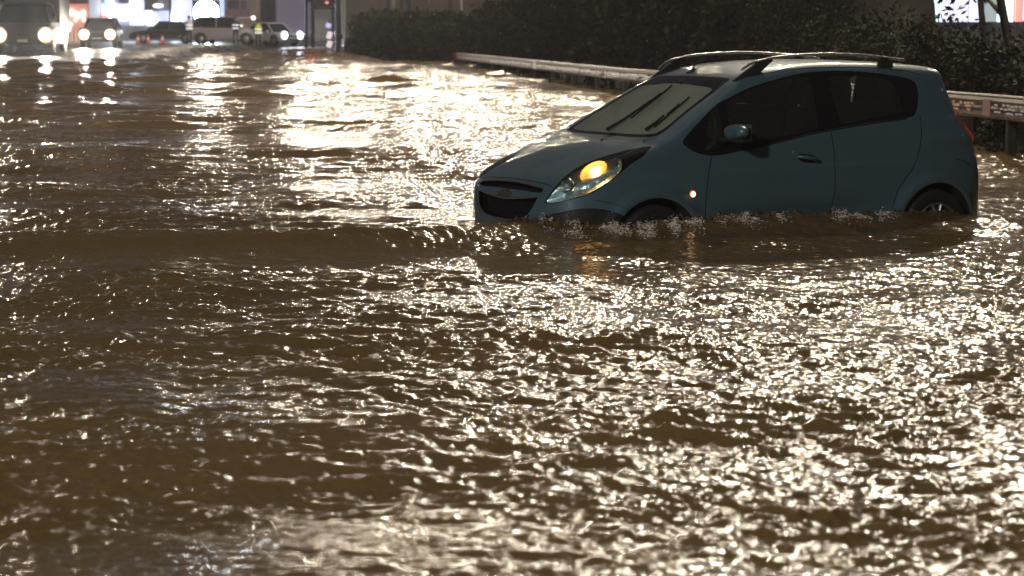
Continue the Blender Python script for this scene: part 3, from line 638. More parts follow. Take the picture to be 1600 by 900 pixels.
seam('cowl_gap', [(.765,-.60),(.745,-.3),(.735,0),(.745,.3),(.79,.57)], 'top', w=.03, m=dark)
# belt moulding under the glass catches the lamp light
for s in (1, -1): seam('belt_trim', [(1.45,.912),(1.75,.962),(2.065,1.012),(2.5,1.059),(2.867,1.087)], 'side', w=.010, m=mat('dark_belt_trim', (.04,.04,.045), .2, .6), s=s)
# door handle, side marker, mirror
for s in (1, -1):
    y0 = float(sy(1.97, .842)); hr = empty('door_handle'); hr.parent = car
    mb = MB(); mb.tube([(1.885, s*(y0-.002), .860), (1.90, s*(y0+.028), .858), (1.97, s*(y0+.034), .847), (2.035, s*(y0+.028), .832), (2.05, s*(y0-.002), .828)], [.010,.013,.014,.013,.010], 10); cbuild(mb, 'grip', paint, hr, smooth=True)
    P = catmull([(1.90,.875),(1.97,.87),(2.035,.852),(2.03,.815),(1.97,.812),(1.905,.833)], 4); Q = np.array([(x, s*sy(x, z), z) for x, z in P]); c = Q.mean(0); nn = normals(c[None])[0]
    V = np.vstack([c+nn*.0008, Q+normals(Q)*.0015]); k = len(Q); cpart('recess', V, [(0, 1+i, 1+(i+1)%k) for i in range(k)], black, hr)
    # side marker
    ym = float(sy(1.025, .640)); q = Matrix.Translation((1.025, s*ym, .640)) @ Matrix.Rotation(R(-90)*s, 4, 'X')
    mb = MB(); mb.lathe([(.0005,.016),(.010,.014),(.0165,.009),(.019,0)], 20, q); cbuild(mb, 'side_marker', lamp_mat('side_marker_on', (1,.55,.28), 9), smooth=True)
    mb = MB(); mb.lathe([(.018,.006),(.024,.007),(.026,0)], 20, q); cbuild(mb, 'marker_ring', mat('amber_ring', (.45,.10,.02), .3, emit=(1,.2,.02), es=.5 if s > 0 else 0), smooth=True)
    # mirror: head, stalk
    mr_ = empty('wing_mirror'); mr_.parent = car
    mb = MB(); V = []; nu, nv = 20, 12
    for i in range(nu):
        th = 2*math.pi*i/nu
        for j in range(nv+1):
            ph = math.pi*j/nv; x_ = math.sin(ph)*math.cos(th); z_ = math.sin(ph)*math.sin(th); y_ = math.cos(ph)
            sx = .065 if x_ < 0 else .035; xx = np.sign(x_)*abs(x_)**.75; zz = np.sign(z_)*abs(z_)**.72; yy = np.sign(y_)*abs(y_)**.8
            V.append((1.325+sx*xx + .02*(1-abs(yy)), s*(.875+.115*yy), 1.045+(.052-.010*yy)*zz+.006*yy))
    mb.add(V, [(i*(nv+1)+j, ((i+1)%nu)*(nv+1)+j, ((i+1)%nu)*(nv+1)+j+1, i*(nv+1)+j+1) for i in range(nu) for j in range(nv)]); cbuild(mb, 'mirror_housing', paint, mr_, smooth=True)
    mb = MB(); mb.tube([(1.27, s*.70, .985), (1.30, s*.76, .99), (1.33, s*.82, 1.0)], [.03,.026,.034], 10, flat=.6); mb.box((1.335, s*.875, .992), (.085,.19,.024), 0, .008); cbuild(mb, 'stalk', dark, mr_, angle=50)
    mb = MB(); mb.box((1.372, s*.875, 1.05), (.004,.19,.10), 0, .001); cbuild(mb, 'mirror_glass', mat('mirror_glass', (.8,.8,.8), .03, 1), mr_)
# roof rails
for s in (1, -1):
    rt = empty('roof_rail'); rt.parent = car
    xs = np.array([1.60,1.68,1.78,1.92,2.15,2.37,2.65,2.90,3.02]); zz = np.array([1.452,1.497,1.520,1.540,1.551,1.552,1.536,1.512,1.497])
    P = catmull(np.stack([xs, zz], 1), 6, False); Y_ = lambda x: s*(.525+.02*math.sin((x-1.6)/1.4*math.pi)-.01*(x-1.6))
    mb = MB(); mb.tube([(x, Y_(x), z-.003) for x, z in P], .0115, 10, flat=.8); cbuild(mb, 'bar', mat('satin_silver_rail', (.62,.60,.58), .26, .85, rn=.08), rt, smooth=True)
    for (xa, xb, xc, xd) in ((1.53, 1.62, 1.73, 1.84), (2.78, 2.80, 2.86, 2.90)):
        mb = MB(); V = []
        for x, top in ((xa, 0), (xb, .55), (xc, 1), (xd, 1)) if xa < 2 else ((xa, .3), (xb, 1), (xc, 1), (xd, .3)):
            zb = float(tz(x, Y_(x)))-.006; zt = float(np.interp(x, xs, zz)); zt = zb+.008+(zt-zb-.012)*top if xa < 2 else zb+.01+(zt-zb-.014)*top
            if x == xd and xa < 2: zb = zt-.012
            V += [(x, Y_(x)-s*.026, zb), (x, Y_(x)+s*.026, zb), (x, Y_(x)+s*.012, zt), (x, Y_(x)-s*.012, zt)]
        F = [(0,3,2,1)] + [tuple(i*4+k for k in q_) for i in range(3) for q_ in ()]
        for i in range(3):
            for k in range(4): F.append((i*4+k, i*4+(k+1)%4, i*4+4+(k+1)%4, i*4+4+k))
        F.append((12,13,14,15)); mb.add(V, F); cbuild(mb, 'foot', dark, rt, angle=40)
# wipers stopped half-way
def wl(P, lift): return [(x, y, float(tz(x, y))+lift) for x, y in P]
for arm, blade in (([(.80,.06),(.93,.07),(1.08,.065),(1.16,.055)], [(.98,.085),(1.12,.06),(1.26,.03),(1.375,-.01)]), ([(.865,.46),(.95,.45),(1.03,.43)], [(.93,.465),(1.05,.435),(1.17,.405),(1.27,.375)])):
    wr_ = empty('wiper'); wr_.parent = car
    mb = MB(); mb.tube(wl(arm, .026), [.013,.011,.008,.007][:len(arm)], 8); cbuild(mb, 'arm', rubber, wr_, angle=50)
    mb = MB(); mb.tube(wl([tuple(q) for q in catmull(blade, 4, False)], .010), .0065, 6); mb.tube(wl([tuple(q) for q in catmull(blade[1:3], 4, False)], .022), .005, 6); cbuild(mb, 'blade', rubber, wr_, angle=50)
# mirror inside, antenna, spoiler lip, washer jets
mb = MB(); mb.tube([(1.60,-.10,float(tz(1.60,-.10))), (1.635,-.10,float(tz(1.62,-.10))+.05), (1.74,-.10,float(tz(1.6,-.1))+.10)], [.014,.006,.003], 8); mb.tube([(1.575,-.10,float(tz(1.575,-.1))-.002),(1.625,-.10,float(tz(1.625,-.1))+.012)], [.03,.022], 10, flat=.4); cbuild(mb, 'antenna', rubber, angle=50)
for y in (-.28, .18):
    mb = MB(); mb.blob((.69, y, float(tz(.69, y))+.002), (.014,.010,.006), 2, 0); cbuild(mb, 'washer_jet', rubber, smooth=True)
seam('spoiler_joint', [(3.24,.0),(3.24,.3),(3.235,.5)], 'top', w=.006)
# tail lamps
for s, tl in tls:
    o = shell('tail_light', tl, mat('red_lamp_lens', (.30,.012,.01), .12, emit=(1,.09,.02), es=.12), .012, car)
    V, F = tl; 
    Pn = catmull([(3.33,1.10),(3.42,1.03),(3.50,.93),(3.55,.84)], 6, False); Q = np.array([(x, s*min(float(sy(x, z)), 1), z) for x, z in Pn]); mb = MB(); mb.tube([tuple(q+normals(q[None])[0]*.012) for q in Q], .008, 8); cbuild(mb, 'lamp_rim', chrome, o, smooth=True)
# wheels, wells
def wheel(x, s):
    r = empty('wheel', (x-1.8, -s*.715, WZ)); r.parent = car; 
    if s < 0: r.rotation_euler = (0, 0, math.pi)
    return r
w0 = wheel(WR, 1); M90 = Matrix.Rotation(R(90), 4, 'X')     # axis along y, outer face towards -y
mb = MB(); mb.lathe([(.195,-.080),(.215,-.090),(.262,-.092),(.282,-.078),(.290,-.05),(.291,0),(.290,.05),(.282,.078),(.262,.086),(.215,.085),(.195,.08),(.190,0),(.195,-.080)], 48, M90); mb.build('tyre', rubber, w0, smooth=True)
rimm = mat('dull_alloy', (.34,.36,.37), .38, .8, noise=.2, nscale=6)
mb = MB(); mb.lathe([(.196,.082),(.190,.090),(.180,.086),(.176,.05),(.172,-.07)], 48, M90)
for k in range(5):
    a = 2*math.pi*k/5 + .32
    for da in (-.13, .13):
        P = [((.03)*math.cos(a)-.0*da, -.070, .03*math.sin(a)), (.11*math.cos(a+da*.7), -.082, .11*math.sin(a+da*.7)), (.182*math.cos(a+da*1.5), -.076, .182*math.sin(a+da*1.5))]; mb.tube(P, [.028,.017,.019], 8, flat=.7)
mb.lathe([(.0005,.095),(.028,.092),(.045,.080),(.048,.06)], 24, M90); mb.build('rim', rimm, w0, angle=45)
mb = MB(); mb.lathe([(.0005,.03),(.13,.03),(.135,.01),(.0005,.0)], 30, M90); mb.build('brake_disc', mat('rusty_brake_disc', (.10,.07,.05), .5, .6), w0, smooth=True)
for (x, s) in ((WR, -1), (WF, 1), (WF, -1)):
    c = copy_tree(w0, car); c.location = (x-1.8, -s*.715, WZ); c.rotation_euler = (0, 0, 0 if s > 0 else math.pi)
for cx in (WF, WR):
    for s in (1, -1):
        th = np.linspace(-.6, math.pi+.6, 30); V = []
        yo = [float(sy(np.clip(cx+.338*math.cos(a), .1, 3.6), max(.2, WZ+.338*math.sin(a)))) for a in th]
        for a, y_ in zip(th, yo): V += [(cx+.338*math.cos(a), s*(y_+.002), WZ+.338*math.sin(a)), (cx+.345*math.cos(a), s*.42, WZ+.345*math.sin(a))]
        k = len(V); V.append((cx, s*.42, WZ)); F = [(2*i, 2*i+2, 2*i+3, 2*i+1) for i in range(29)] + [(2*i+1, 2*i+3, k) for i in range(29)]
        cpart('wheel_well', V, F, liner)
# inside: floor, dashboard, seats, steering wheel, rear bench
cloth = mat('charcoal_seat_cloth', (.022,.022,.024), .85, noise=.2, nscale=9)
mb = MB(); mb.box((2.05, 0, .33), (2.6, 1.35, .05), 0, .01); cbuild(mb, 'cabin_floor', lining)
mb = MB(); mb.tube([(.98,-.66,.93),(.98,0,.95),(.98,.66,.93)], .13, 14, flat=.55); mb.box((1.12, 0, .78), (.28, 1.30, .30), 0, .05); cbuild(mb, 'dashboard', dark, angle=50)
def seat(y, bench=False):
    r = empty('rear_bench' if bench else 'front_seat'); r.parent = car; w_ = 1.22 if bench else .50; x = 2.92 if bench else 2.26
    mb = MB(); mb.box((x-.28, y, .52), (.50, w_, .16), 0, .05); cbuild(mb, 'seat_cushion', cloth, r, angle=40)
    mb = MB(); mb.box((x+.02, y, .86), (.15, w_, .64), 0, .05, ry=.22); cbuild(mb, 'backrest', cloth, r, angle=40)
    for yy in ((y-.36, y+.36) if bench else (y,)):
        mb = MB(); mb.box((x+.115, yy, 1.245), (.10, .27, .20), 0, .045, ry=.15); mb.tube([(x+.09, yy-.05, 1.10),(x+.11, yy-.05, 1.20)], .007, 6); mb.tube([(x+.09, yy+.05, 1.10),(x+.11, yy+.05, 1.20)], .007, 6); cbuild(mb, 'headrest', cloth, r, angle=40)
seat(.36); seat(-.36); seat(0, True)
mb = MB(); a = np.linspace(0, 2*math.pi, 25); mb.tube([(1.37+.07*math.sin(t), .36+.18*math.cos(t), .98+.165*math.sin(t)) for t in a], .014, 8, cap=False); mb.tube([(1.34,.36,.97),(1.18,.36,.90)], .03, 8); mb.box((1.36,.36,.98), (.03,.30,.05), 0, .01, ry=-.4); cbuild(mb, 'steering_wheel', dark, angle=50)
mb = MB(); mb.box((1.47, -.0, 1.31), (.03, .22, .06), 0, .012); mb.tube([(1.46,0,1.33),(1.44,0,1.37)], .01, 6); cbuild(mb, 'inside_mirror', dark, angle=50)
mb = MB(); mb.box((3.60, 0, .80), (.05, .5, .09), 0, .01); cbuild(mb, 'rear_plate_recess', dark)
# ---------------------------------------------------------------- foam torn up where the current meets the car
def foam(name, spans, n, label, seed, hz=.05):
    random.seed(seed); mb = MB()
    for _ in range(n):
        (x0, y0, x1, y1) = random.choice(spans); t = random.random(); ub = abs(random.gauss(0, .10)); x = x0+(x1-x0)*t; y = y0+(y1-y0)*t-ub
        k = math.sin(x*9.1+2*math.sin(y*13))+math.sin(x*31.7+1.7*math.sin(x*5.3))+.6*math.sin(x*77)
        if k < random.uniform(-.6, 2.2): continue
        x += random.gauss(0, .015); r = random.uniform(.0010, .0030)*(2.0 if random.random() < .05 else 1)
        z = float(wave(np.array([x]), np.array([y]))[0])+random.expovariate(1)*.007*max(.2, k)*math.exp(-ub*5); mb.blob((x, y, z), (r*random.uniform(1.2,3), r*1.6, r*random.uniform(.6,1)), 1, .3)
    o = mb.build(name, mat('white_foam', (.80,.76,.66), .2, spec=.8), None, smooth=True); tag(o, label, 'foam', kind='stuff'); return o
def cw(X, Y_): v = Mc @ Vector((X-1.8, -Y_, 0)); return v.x, v.y
sp_ = [(*cw(.05,.45), *cw(.20,.72)), (*cw(.20,.74), *cw(.60,.84)), (*cw(.55,.84), *cw(1.05,.85)), (*cw(.6,.85), *cw(1.0,.85)), (*cw(1.2,.85), *cw(1.75,.84)), (*cw(2.1,.85), *cw(2.7,.84))]
foam('foam', sp_, 14000, 'white splashing foam where the flood breaks along the side of the hatchback', 3, .05)
# ================================================================ the junction behind the flood
wallA = mat('dark_brown_render', (.16,.13,.12), .7, noise=.3, nscale=.4); wallB = mat('blue_grey_cladding', (.30,.31,.38), .55, noise=.2, nscale=.3); wallC = mat('pinkish_concrete', (.34,.25,.22), .75, noise=.25, nscale=.5)
wallD = mat('beige_render', (.42,.34,.29), .8, noise=.2, nscale=.3); blackM = mat('black_opening', (.02,.02,.024), .3); poleM = mat('dark_painted_steel', (.03,.03,.035), .4, .4)  # near-black for roofs and dark windows
coldL = lamp_mat('cold_white_lamp', (.72,.86,1), 14); coolL = lamp_mat('soft_cool_window', (.62,.68,1), .95); tealL = lamp_mat('turquoise_light', (.30,.95,1), 3.5); warmL = lamp_mat('cream_letters', (1,.78,.55), 3.2)
redL = lamp_mat('red_sign_face', (1,.06,.07), .42); blueL = lamp_mat('violet_blue_light', (.45,.5,1), .9); redB = lamp_mat('red_signal', (1,.05,.04), 30); pinkL = lamp_mat('pink_light', (1,.35,.35), 1.3)
def P_(u, v, y): return at(u, v, y)
def facade(name, u0, u1, y, ztop, depth, m, label, cat='building', group=None):
    a, b = P_(u0, 60, y), P_(u1, 60, y); r = empty(name, ((a.x+b.x)/2, y, .3), 0, label, cat, group)
    mb = MB(); mb.box((0, depth/2, ztop/2-.3), (b.x-a.x, depth, ztop+.6)); mb.build('wall', m, r); r['y'] = y
    mb = MB(); mb.box((0, depth/2, ztop+.1), (b.x-a.x+.4, depth+.4, .25), 0, .03); mb.build('roof', blackM, r)
    return r
def panel(r, name, u0, u1, v0, v1, m, out=.12, bev=.0, th=.10):
    y = r['y']; a, b = P_(u0, v1, y), P_(u1, v0, y); c = (a+b)/2 - Vector(r.location); mb = MB(); mb.box((c.x, -out, c.z), (abs(b.x-a.x), th, abs(b.z-a.z)), 0, bev); return mb.build(name, m, r)
def orb(r, name, u, v, w, h, m, out=.3):
    y = r['y']; c = P_(u, v, y)-Vector(r.location); k = y/FPX; mb = MB(); mb.lathe([(.001,-.06),(.8,-.05),(1,0),(.8,.05),(.001,.06)], 20, Matrix.Translation((c.x, -out, c.z)) @ Matrix.Diagonal((w*k/2, 1, h*k/2, 1)) @ Matrix.Rotation(R(90), 4, 'X')); return mb.build(name, m, r, smooth=True)
# far left: dark brown block with small lit windows
b1 = facade('brown_building', -260, 94, 188, 12, 14, wallA, 'dark brown building with few lit windows at the far left')
for (u0, u1, v0, v1, m) in ((-6, 9, 8, 14, mat('grey_awning', (.45,.43,.45), .5)), (50, 70, 4, 18, mat('shop_blind', (.36,.33,.31), .6)), (26, 34, -4, 3, wallC), (2, 8, -8, 3, blackM), (20, 44, 26, 44, mat('dark_shop_glass', (.03,.03,.035), .15)), (-60, -10, 20, 46, mat('dark_shop_glass')), (72, 90, 22, 46, mat('dark_shop_glass'))): panel(b1, 'window', u0, u1, v0, v1, m)
for (u, v, w_, h_, m) in ((11, 14, 4, 6, coldL), (47, 22, 4, 7, mat('greenish_lamp', (.8,.8,.8), .3, emit=(.75,1,.7), es=3)), (59, 32, 3, 4, pinkL), (68, 26, 4, 4, coolL)): orb(b1, 'wall_lamp', u, v, w_, h_, m)
# red shop
b2 = facade('red_shop', 94.5, 140, 176, 9, 10, mat('dark_red_cladding', (.20,.035,.04), .5), 'shop with glowing red front and cream lettering')
panel(b2, 'lit_fascia', 97, 138, 6, 46, redL); panel(b2, 'upper_wall', 97, 138, -20, 5, mat('maroon_wall', (.16,.06,.08), .6))
for (u, v, w_, h_) in ((97, 23, 5, 8), (102, 18, 6, 7), (106, 14, 5, 9), (113, 20, 13, 9), (124, 24, 7, 8), (131, 21, 6, 10), (108, 38, 12, 6), (119, 31, 3, 6), (132, 31, 4, 5)): orb(b2, 'letter', u, v, w_, h_, warmL)
for u in np.arange(104, 137, 6.5): panel(b2, 'shop_door', u, u+4, 46, 66, mat('lit_shop_door', (.5,.35,.25), .4, emit=(1,.55,.35), es=.45))
# blue-grey store with hanging light tubes
b3 = facade('glass_store', 141, 300, 182, 14, 14, wallB, 'blue grey glass fronted store with bright vertical light tubes')
for (u0, u1, v0, v1, m) in ((142, 156, -20, 44, coolL), (157, 166, 2, 9, mat('teal_panel', (.05,.35,.38), .3, emit=(.1,.8,.85), es=.5)), (178, 187, 5, 40, blueL), (187, 203, 6, 28, coolL), (203, 225, -20, 40, coolL), (226, 248, -20, 15, wallA), (228, 238, 17, 38, lamp_mat('white_window', (.8,.86,1), 3)), (239, 247, 18, 27, coolL), (249, 264, 17, 40, blueL), (266, 268, -20, 42, poleM), (269, 300, -20, 42, coolL), (187, 204, -20, 4, wallA)): panel(b3, 'window', u0, u1, v0, v1, m)
for (u, v, w_, h_, m) in ((172, 8, 9, 44, coldL), (210, 10, 10, 42, coldL), (274, 30, 11, 30, coldL), (159, 15, 16, 18, tealL), (165, 28, 16, 12, pinkL), (194, 26, 17, 11, coldL), (219, 32, 7, 7, coldL), (242, 35, 11, 12, coldL), (248, 9, 16, 6, lamp_mat('white_window')), (234, 33, 14, 14, lamp_mat('white_window')), (283, 8, 3, 8, coldL), (279, 13, 3, 8, coolL)): orb(b3, 'hanging_light', u, v, w_, h_, m)
b4 = facade('concrete_block', 352, 407, 178, 12, 12, wallC, 'pinkish concrete block with one dark window beside the floodlight')
panel(b4, 'window', 356, 385, 0, 14, blackM); panel(b4, 'window_hood', 360, 384, -3, 1, mat('red_awning', (.35,.08,.07), .6)); panel(b4, 'string_course', 352, 390, 15, 26, mat('dusky_red_band', (.26,.13,.12), .7))
b4b = facade('pale_store_wing', 300.5, 351, 184, 9, 12, wallB, 'pale blue lit wing of the store directly behind the floodlight'); panel(b4b, 'window', 302, 350, -20, 44, lamp_mat('pale_blue_glazing', (.50,.66,1), 1.1))
b5 = facade('grey_kiosk', 491, 518, 168, 2.6, 4, mat('grey_kiosk_wall', (.40,.38,.42), .6), 'grey box shaped kiosk behind the traffic signal poles', 'kiosk'); panel(b5, 'panel', 493, 511, 30, 62, mat('pale_grey_shutter', (.5,.48,.52), .5))
b6 = facade('brown_tower_block', 488, 534, 215, 15, 12, mat('reddish_brown_render', (.20,.12,.12), .7), 'reddish brown block behind the traffic signal poles')
orb(b6, 'lit_window', 511, 4, 5, 4, pinkL); orb(b6, 'lit_window', 522, 13, 3, 5, warmL); orb(b6, 'lit_window', 492, 18, 4, 8, coolL)
b7 = facade('beige_building', 536, 790, 205, 12, 14, wallD, 'beige rendered building rising over the far end of the hedge')
for u in (625, 700, 745): panel(b7, 'pilaster', u, u+6, -30, 22, wallC)
panel(b7, 'painted_light_wall', 612, 628, -6, 20, mat('plaster_painted_lit', (.55,.42,.36), .7))  # paler plaster panel, the light on the wall is put into its colour
# lit shopfront seen through the trees at the right
b8 = facade('lit_shopfront', 1400, 1720, 66, 5.5, 8, mat('dark_shop_wall', (.05,.05,.06), .6), 'brightly lit white, turquoise and red shopfront behind the bushes at the top right')
for (u0, u1, m) in ((1425, 1466, lamp_mat('aqua_white_tube', (.45,.95,1), 1.3)), (1467, 1488, lamp_mat('lilac_white_tube', (.66,.70,1), 1.4)), (1489, 1512, lamp_mat('violet_white_tube', (.58,.62,1), 1.1)), (1513, 1536, lamp_mat('lilac_white_tube')), (1537, 1556, mat('grey_shop_glass', (.3,.33,.36), .3, emit=(.6,.75,.8), es=.4)), (1557, 1582, lamp_mat('aqua_bright_tube', (.75,1,1), 2.6)), (1584, 1596, lamp_mat('red_shop_panel', (1,.10,.09), .9)), (1597, 1640, lamp_mat('lilac_white_tube')), (1641, 1700, lamp_mat('aqua_white_tube'))): panel(b8, 'light_panel', u0, u1, -25, 34, m)

def pole(name, u, y, w, h, label, cat, m=poleM, group=None):
    p = P_(u, 75, y); zb = float(terrain(np.array([p.x]), np.array([y]))[0]); r = empty(name, (p.x, y, zb-.05), 0, label, cat, group); mb = MB(); k = w*y/FPX/2
    mb.lathe([(.001,0),(k*1.9,0),(k*1.9,.12),(k,.16),(k*.8,h),(.001,h)], 14); mb.build('pole', m, r, angle=40); return r
t1 = pole('traffic_signal', 479, 137, 5, 4.6, 'thin dark signal pole on the left of the pair by the dirt mound', 'traffic signal', group='poles at the junction')
t2 = pole('traffic_signal', 489, 136, 6.5, 4.6, 'thicker dark signal pole on the right of the pair, red light at its top', 'traffic signal', group='poles at the junction')
for t_, dx in ((t1, .12), (t2, -.14)):
    z0 = P_(480, -8, 137).z - t_.location.z
    mb = MB(); mb.box((dx, -.1, z0+.05), (.32, .28, 1.0), 0, .04); h_ = mb.build('signal_head', poleM, t_)
    for k, m in enumerate((redB, mat('unlit_signal', (.03,.03,.02), .3), mat('unlit_signal'))):
        mb = MB(); mb.lathe([(.001,.03),(.09,.02),(.11,0),(.11,-.02)], 16, Matrix.Translation((dx, -.25, z0+.36-.32*k-(.32 if k == 0 and False else 0))) @ Matrix.Rotation(R(90), 4, 'X')); mb.build('signal_lamp', m, h_, smooth=True)
t3 = pole('utility_pole', 528, 134, 7.5, 9, 'broad dark pole at the left end of the hedge', 'pole', group='poles at the junction'); mb = MB(); mb.tube([(.24,0,1.2),(.24,0,7)], .03, 6); mb.build('conduit', mat('pale_pipe', (.6,.58,.6), .3), t3)
for u, y, w_, lab in ((637, 150, 10, 'dark lamp post rising behind the far hedge, right one of two'), (607, 158, 5, 'thin lamp post rising behind the far hedge, left one of two')):
    q = pole('lamp_post', u, y, w_, 6, lab, 'lamp post', group='posts behind the far hedge'); mb = MB(); mb.box((.5, 0, 5.95), (1.1,.16,.1), 0, .02); mb.build('arm', poleM, q)
q = pole('flag_pole', 95.5, 150, 2, 5.0, 'thin pale pole in front of the red shop', 'pole', mat('pale_pole', (.7,.62,.6), .3)); mb = MB(); mb.blob((0,0,5.0), (.06,.06,.06), 2, 0); mb.build('finial', chrome, q)
# direction sign with blue and white marks
sg = pole('direction_sign', 515, 136, 2, 1.9, 'narrow white and blue sign standing between the poles', 'sign')
for (u, v, w_, h_, m) in ((513.5, 40, 8, 7, lamp_mat('blue_sign_face', (.3,.36,1), .8)), (515, 55, 8, 11, mat('white_sign_face', (.8,.75,.8), .3, emit=(1,.85,.95), es=.55)), (515, 69, 8, 10, mat('white_sign_face'))):
    c = P_(u, v, 136)-Vector(sg.location); mb = MB(); mb.box((c.x, -.08, c.z), (w_*136/FPX, .03, h_*136/FPX), 0, .01, ry=.35); mb.build('plate', m, sg)
# floodlight on a mast
fl = pole('floodlight', 322, 158, 3, 3.9, 'dazzling cold white floodlight on a mast above the silver van', 'floodlight'); c = P_(322, 20, 158)-Vector(fl.location)
mb = MB(); mb.box((c.x, .12, c.z), (1.9, .2, 1.8), 0, .05); mb.build('housing', poleM, fl); mb = MB(); mb.lathe([(.001,.10),(.55,.08),(.82,.02),(.88,-.02)], 28, Matrix.Translation((c.x, -.02, c.z)) @ Matrix.Rotation(R(90), 4, 'X')); mb.build('lens', lamp_mat('floodlight_lens', (.78,.92,1), 60), fl, smooth=True)
light('floodlight_beam', 'SPOT', (fl.location.x, 157.4, fl.location.z+c.z), 2600, (.75,.88,1), .6, aim=(fl.location.x+3, 120, -1), spot=120)
# barrier arms
for (u0, u1, v, y, lab) in ((330, 396, 28, 150, 'long horizontal barrier arm with lamp above the silver van'), (416, 438, 48, 146, 'short pale barrier arm above the white car')):
    a, b_ = P_(u0, v, y), P_(u1, v, y); r = empty('barrier_arm', (a.x, y, .25), 0, lab, 'barrier', 'barrier arms'); L_ = b_.x-a.x; z = a.z-.25
    mb = MB(); mb.tube([(0,0,z),(L_,0,z)], .07, 8); mb.build('arm', mat('pink_grey_bar', (.60,.48,.48), .4), r); mb = MB(); mb.box((.0,.15,z/2), (.35,.25,z+.3), 0, .03); mb.build('post', poleM, r)
    mb = MB(); mb.blob((L_,-.05,z), (.14,.10,.14), 2, 0); mb.build('end_lamp', lamp_mat('warm_white_lamp', (1,.86,.78), 3), r, smooth=True)
# ---------------------------------------------------------------- vehicles at the junction
tyreM = rubber; hubM = mat('wheel_hub', (.3,.3,.32), .35, .8); glassD = mat('dark_car_glass', (.02,.022,.026), .08, spec=.8)
def chaikin(P, r=.09):
    P = np.asarray(P, float); out = []
    for i in range(len(P)):
        a, b_, c = P[i-1], P[i], P[(i+1) % len(P)]
        for q, k_ in ((a, 0), (c, 1)):
            d = q-b_; l = np.linalg.norm(d); out.append(b_+d/l*min(r, l*.3))
    return np.array(out)
def far_car(name, loc, rz, label, cat, col, L_=4.4, W_=1.76, H_=1.45, kind='sedan', group='vehicles waiting at the junction', beam=None, mtl=.3):
    r = empty(name, loc, rz, label, cat, group); pm = mat('paint_'+col[0], col[1], .3, mtl, coat=.6)
    hb = .55*H_+.08
    low = {'sedan': [(0,.30),(.0,.62),(.12,.74),(1.0,.90),(1.15,hb),(3.4,hb+.03),(4.3,hb-.02),(4.4,.75),(4.4,.32)], 'van': [(0,.30),(0,.72),(.10,.86),(.75,1.02),(.9,hb),(4.2,hb+.05),(4.38,hb),(4.4,.5),(4.36,.30)], 'truck': [(0,.38),(0,1.2),(.10,1.35),(.35,1.45),(4.3,1.5),(4.4,1.4),(4.4,.4)]}[kind]
    top = {'sedan': [(1.05,hb-.03),(1.75,H_-.06),(2.0,H_),(2.9,H_),(3.2,H_-.05),(3.9,hb-.02)], 'van': [(.80,hb-.05),(1.45,H_-.10),(1.75,H_),(3.7,H_-.02),(4.05,H_-.14),(4.3,hb-.02)], 'truck': [(.30,1.40),(.50,2.1),(.75,2.3),(1.9,2.32),(2.1,1.45)]}[kind]
    k = L_/4.4; wb = (.82*k, 3.52*k)
    def loft(P, w0, w1, inset):
        P = chaikin(P); P[:,0] = P[:,0]*k-L_/2; z0, z1 = P[:,1].min(), P[:,1].max(); n = len(P); V = []; ws_ = []
        for (f, sc_) in ((-1, .90), (-.94, .985), (-.6, 1), (.6, 1), (.94, .985), (1, .90)):
            c = P.mean(0)
            for p in P:
                t = (p[1]-z0)/(z1-z0); w = w0+(w1-w0)*t; V.append(((p[0]-c[0])*sc_+c[0], f*w/2, (p[1]-c[1])*(sc_ if sc_ > .95 else .95)+c[1]))
        F = [tuple(range(n)), tuple(reversed(range(5*n, 6*n)))]
        for j in range(5):
            for i in range(n): F.append((j*n+i, j*n+(i+1)%n, (j+1)*n+(i+1)%n, (j+1)*n+i))
        return MB().add(V, F)
    loft(low, W_, W_*.97, 0).build('body', pm, r, angle=40)
    cabn = loft(top, W_*.92, W_*.74, 0).build('cabin_glass', glassD, r, angle=40)
    # roof and pillars, painted
    mb = MB(); tx = [p for p in top if p[1] > H_-.12] if kind != 'truck' else [(.7,2.3),(1.9,2.32)]; zt = H_ if kind != 'truck' else 2.33; x0, x1 = min(p[0] for p in tx)*k-L_/2, max(p[0] for p in tx)*k-L_/2
    mb.box(((x0+x1)/2, 0, zt+.005), (x1-x0+.1, W_*.74, .06), 0, .028)
    for s in (1, -1):
        for xa, za, xb, zb, w_ in ((x0-.02, zt-.02, top[0][0]*k-L_/2, top[0][1]+.03, .05), ((x0+x1)/2, zt-.02, (x0+x1)/2+.03, hb, .06), (x1, zt-.02, top[-1][0]*k-L_/2, top[-1][1]+.03, .10)):
            mb.tube([(xa, s*W_*.375, za), (xb, s*W_*.455, zb)], w_*.7, 6)
    mb.build('roof', pm, r, angle=40)
    rw_ = .33 if kind != 'truck' else .46
    for x in wb:
        for s in (1, -1):
            M = Matrix.Translation((x-L_/2, s*(W_/2-.10), rw_)) @ Matrix.Rotation(R(90)*(-s), 4, 'X'); mb = MB(); mb.lathe([(.001,-.1),(rw_*.9,-.1),(rw_,-.06),(rw_,.08),(rw_*.92,.115),(rw_*.66,.12),(rw_*.64,.09),(.001,.085)], 24, M); w_ = mb.build('wheel', tyreM, r, angle=40)
            mb = MB(); mb.lathe([(rw_*.62,.10),(rw_*.5,.118),(.05,.125),(.001,.125)], 16, M); mb.build('hub', hubM, w_, angle=40)
            mb = MB(); th = np.linspace(-.2, math.pi+.2, 16); mb.tube([(x-L_/2+(rw_+.05)*math.cos(a), s*(W_/2-.03), rw_+(rw_+.05)*math.sin(a)) for a in th], .05, 6); mb.build('wheel_arch', dark, r, smooth=True)
    hz = .68 if kind != 'truck' else .86; hr = .21 if kind != 'truck' else .27
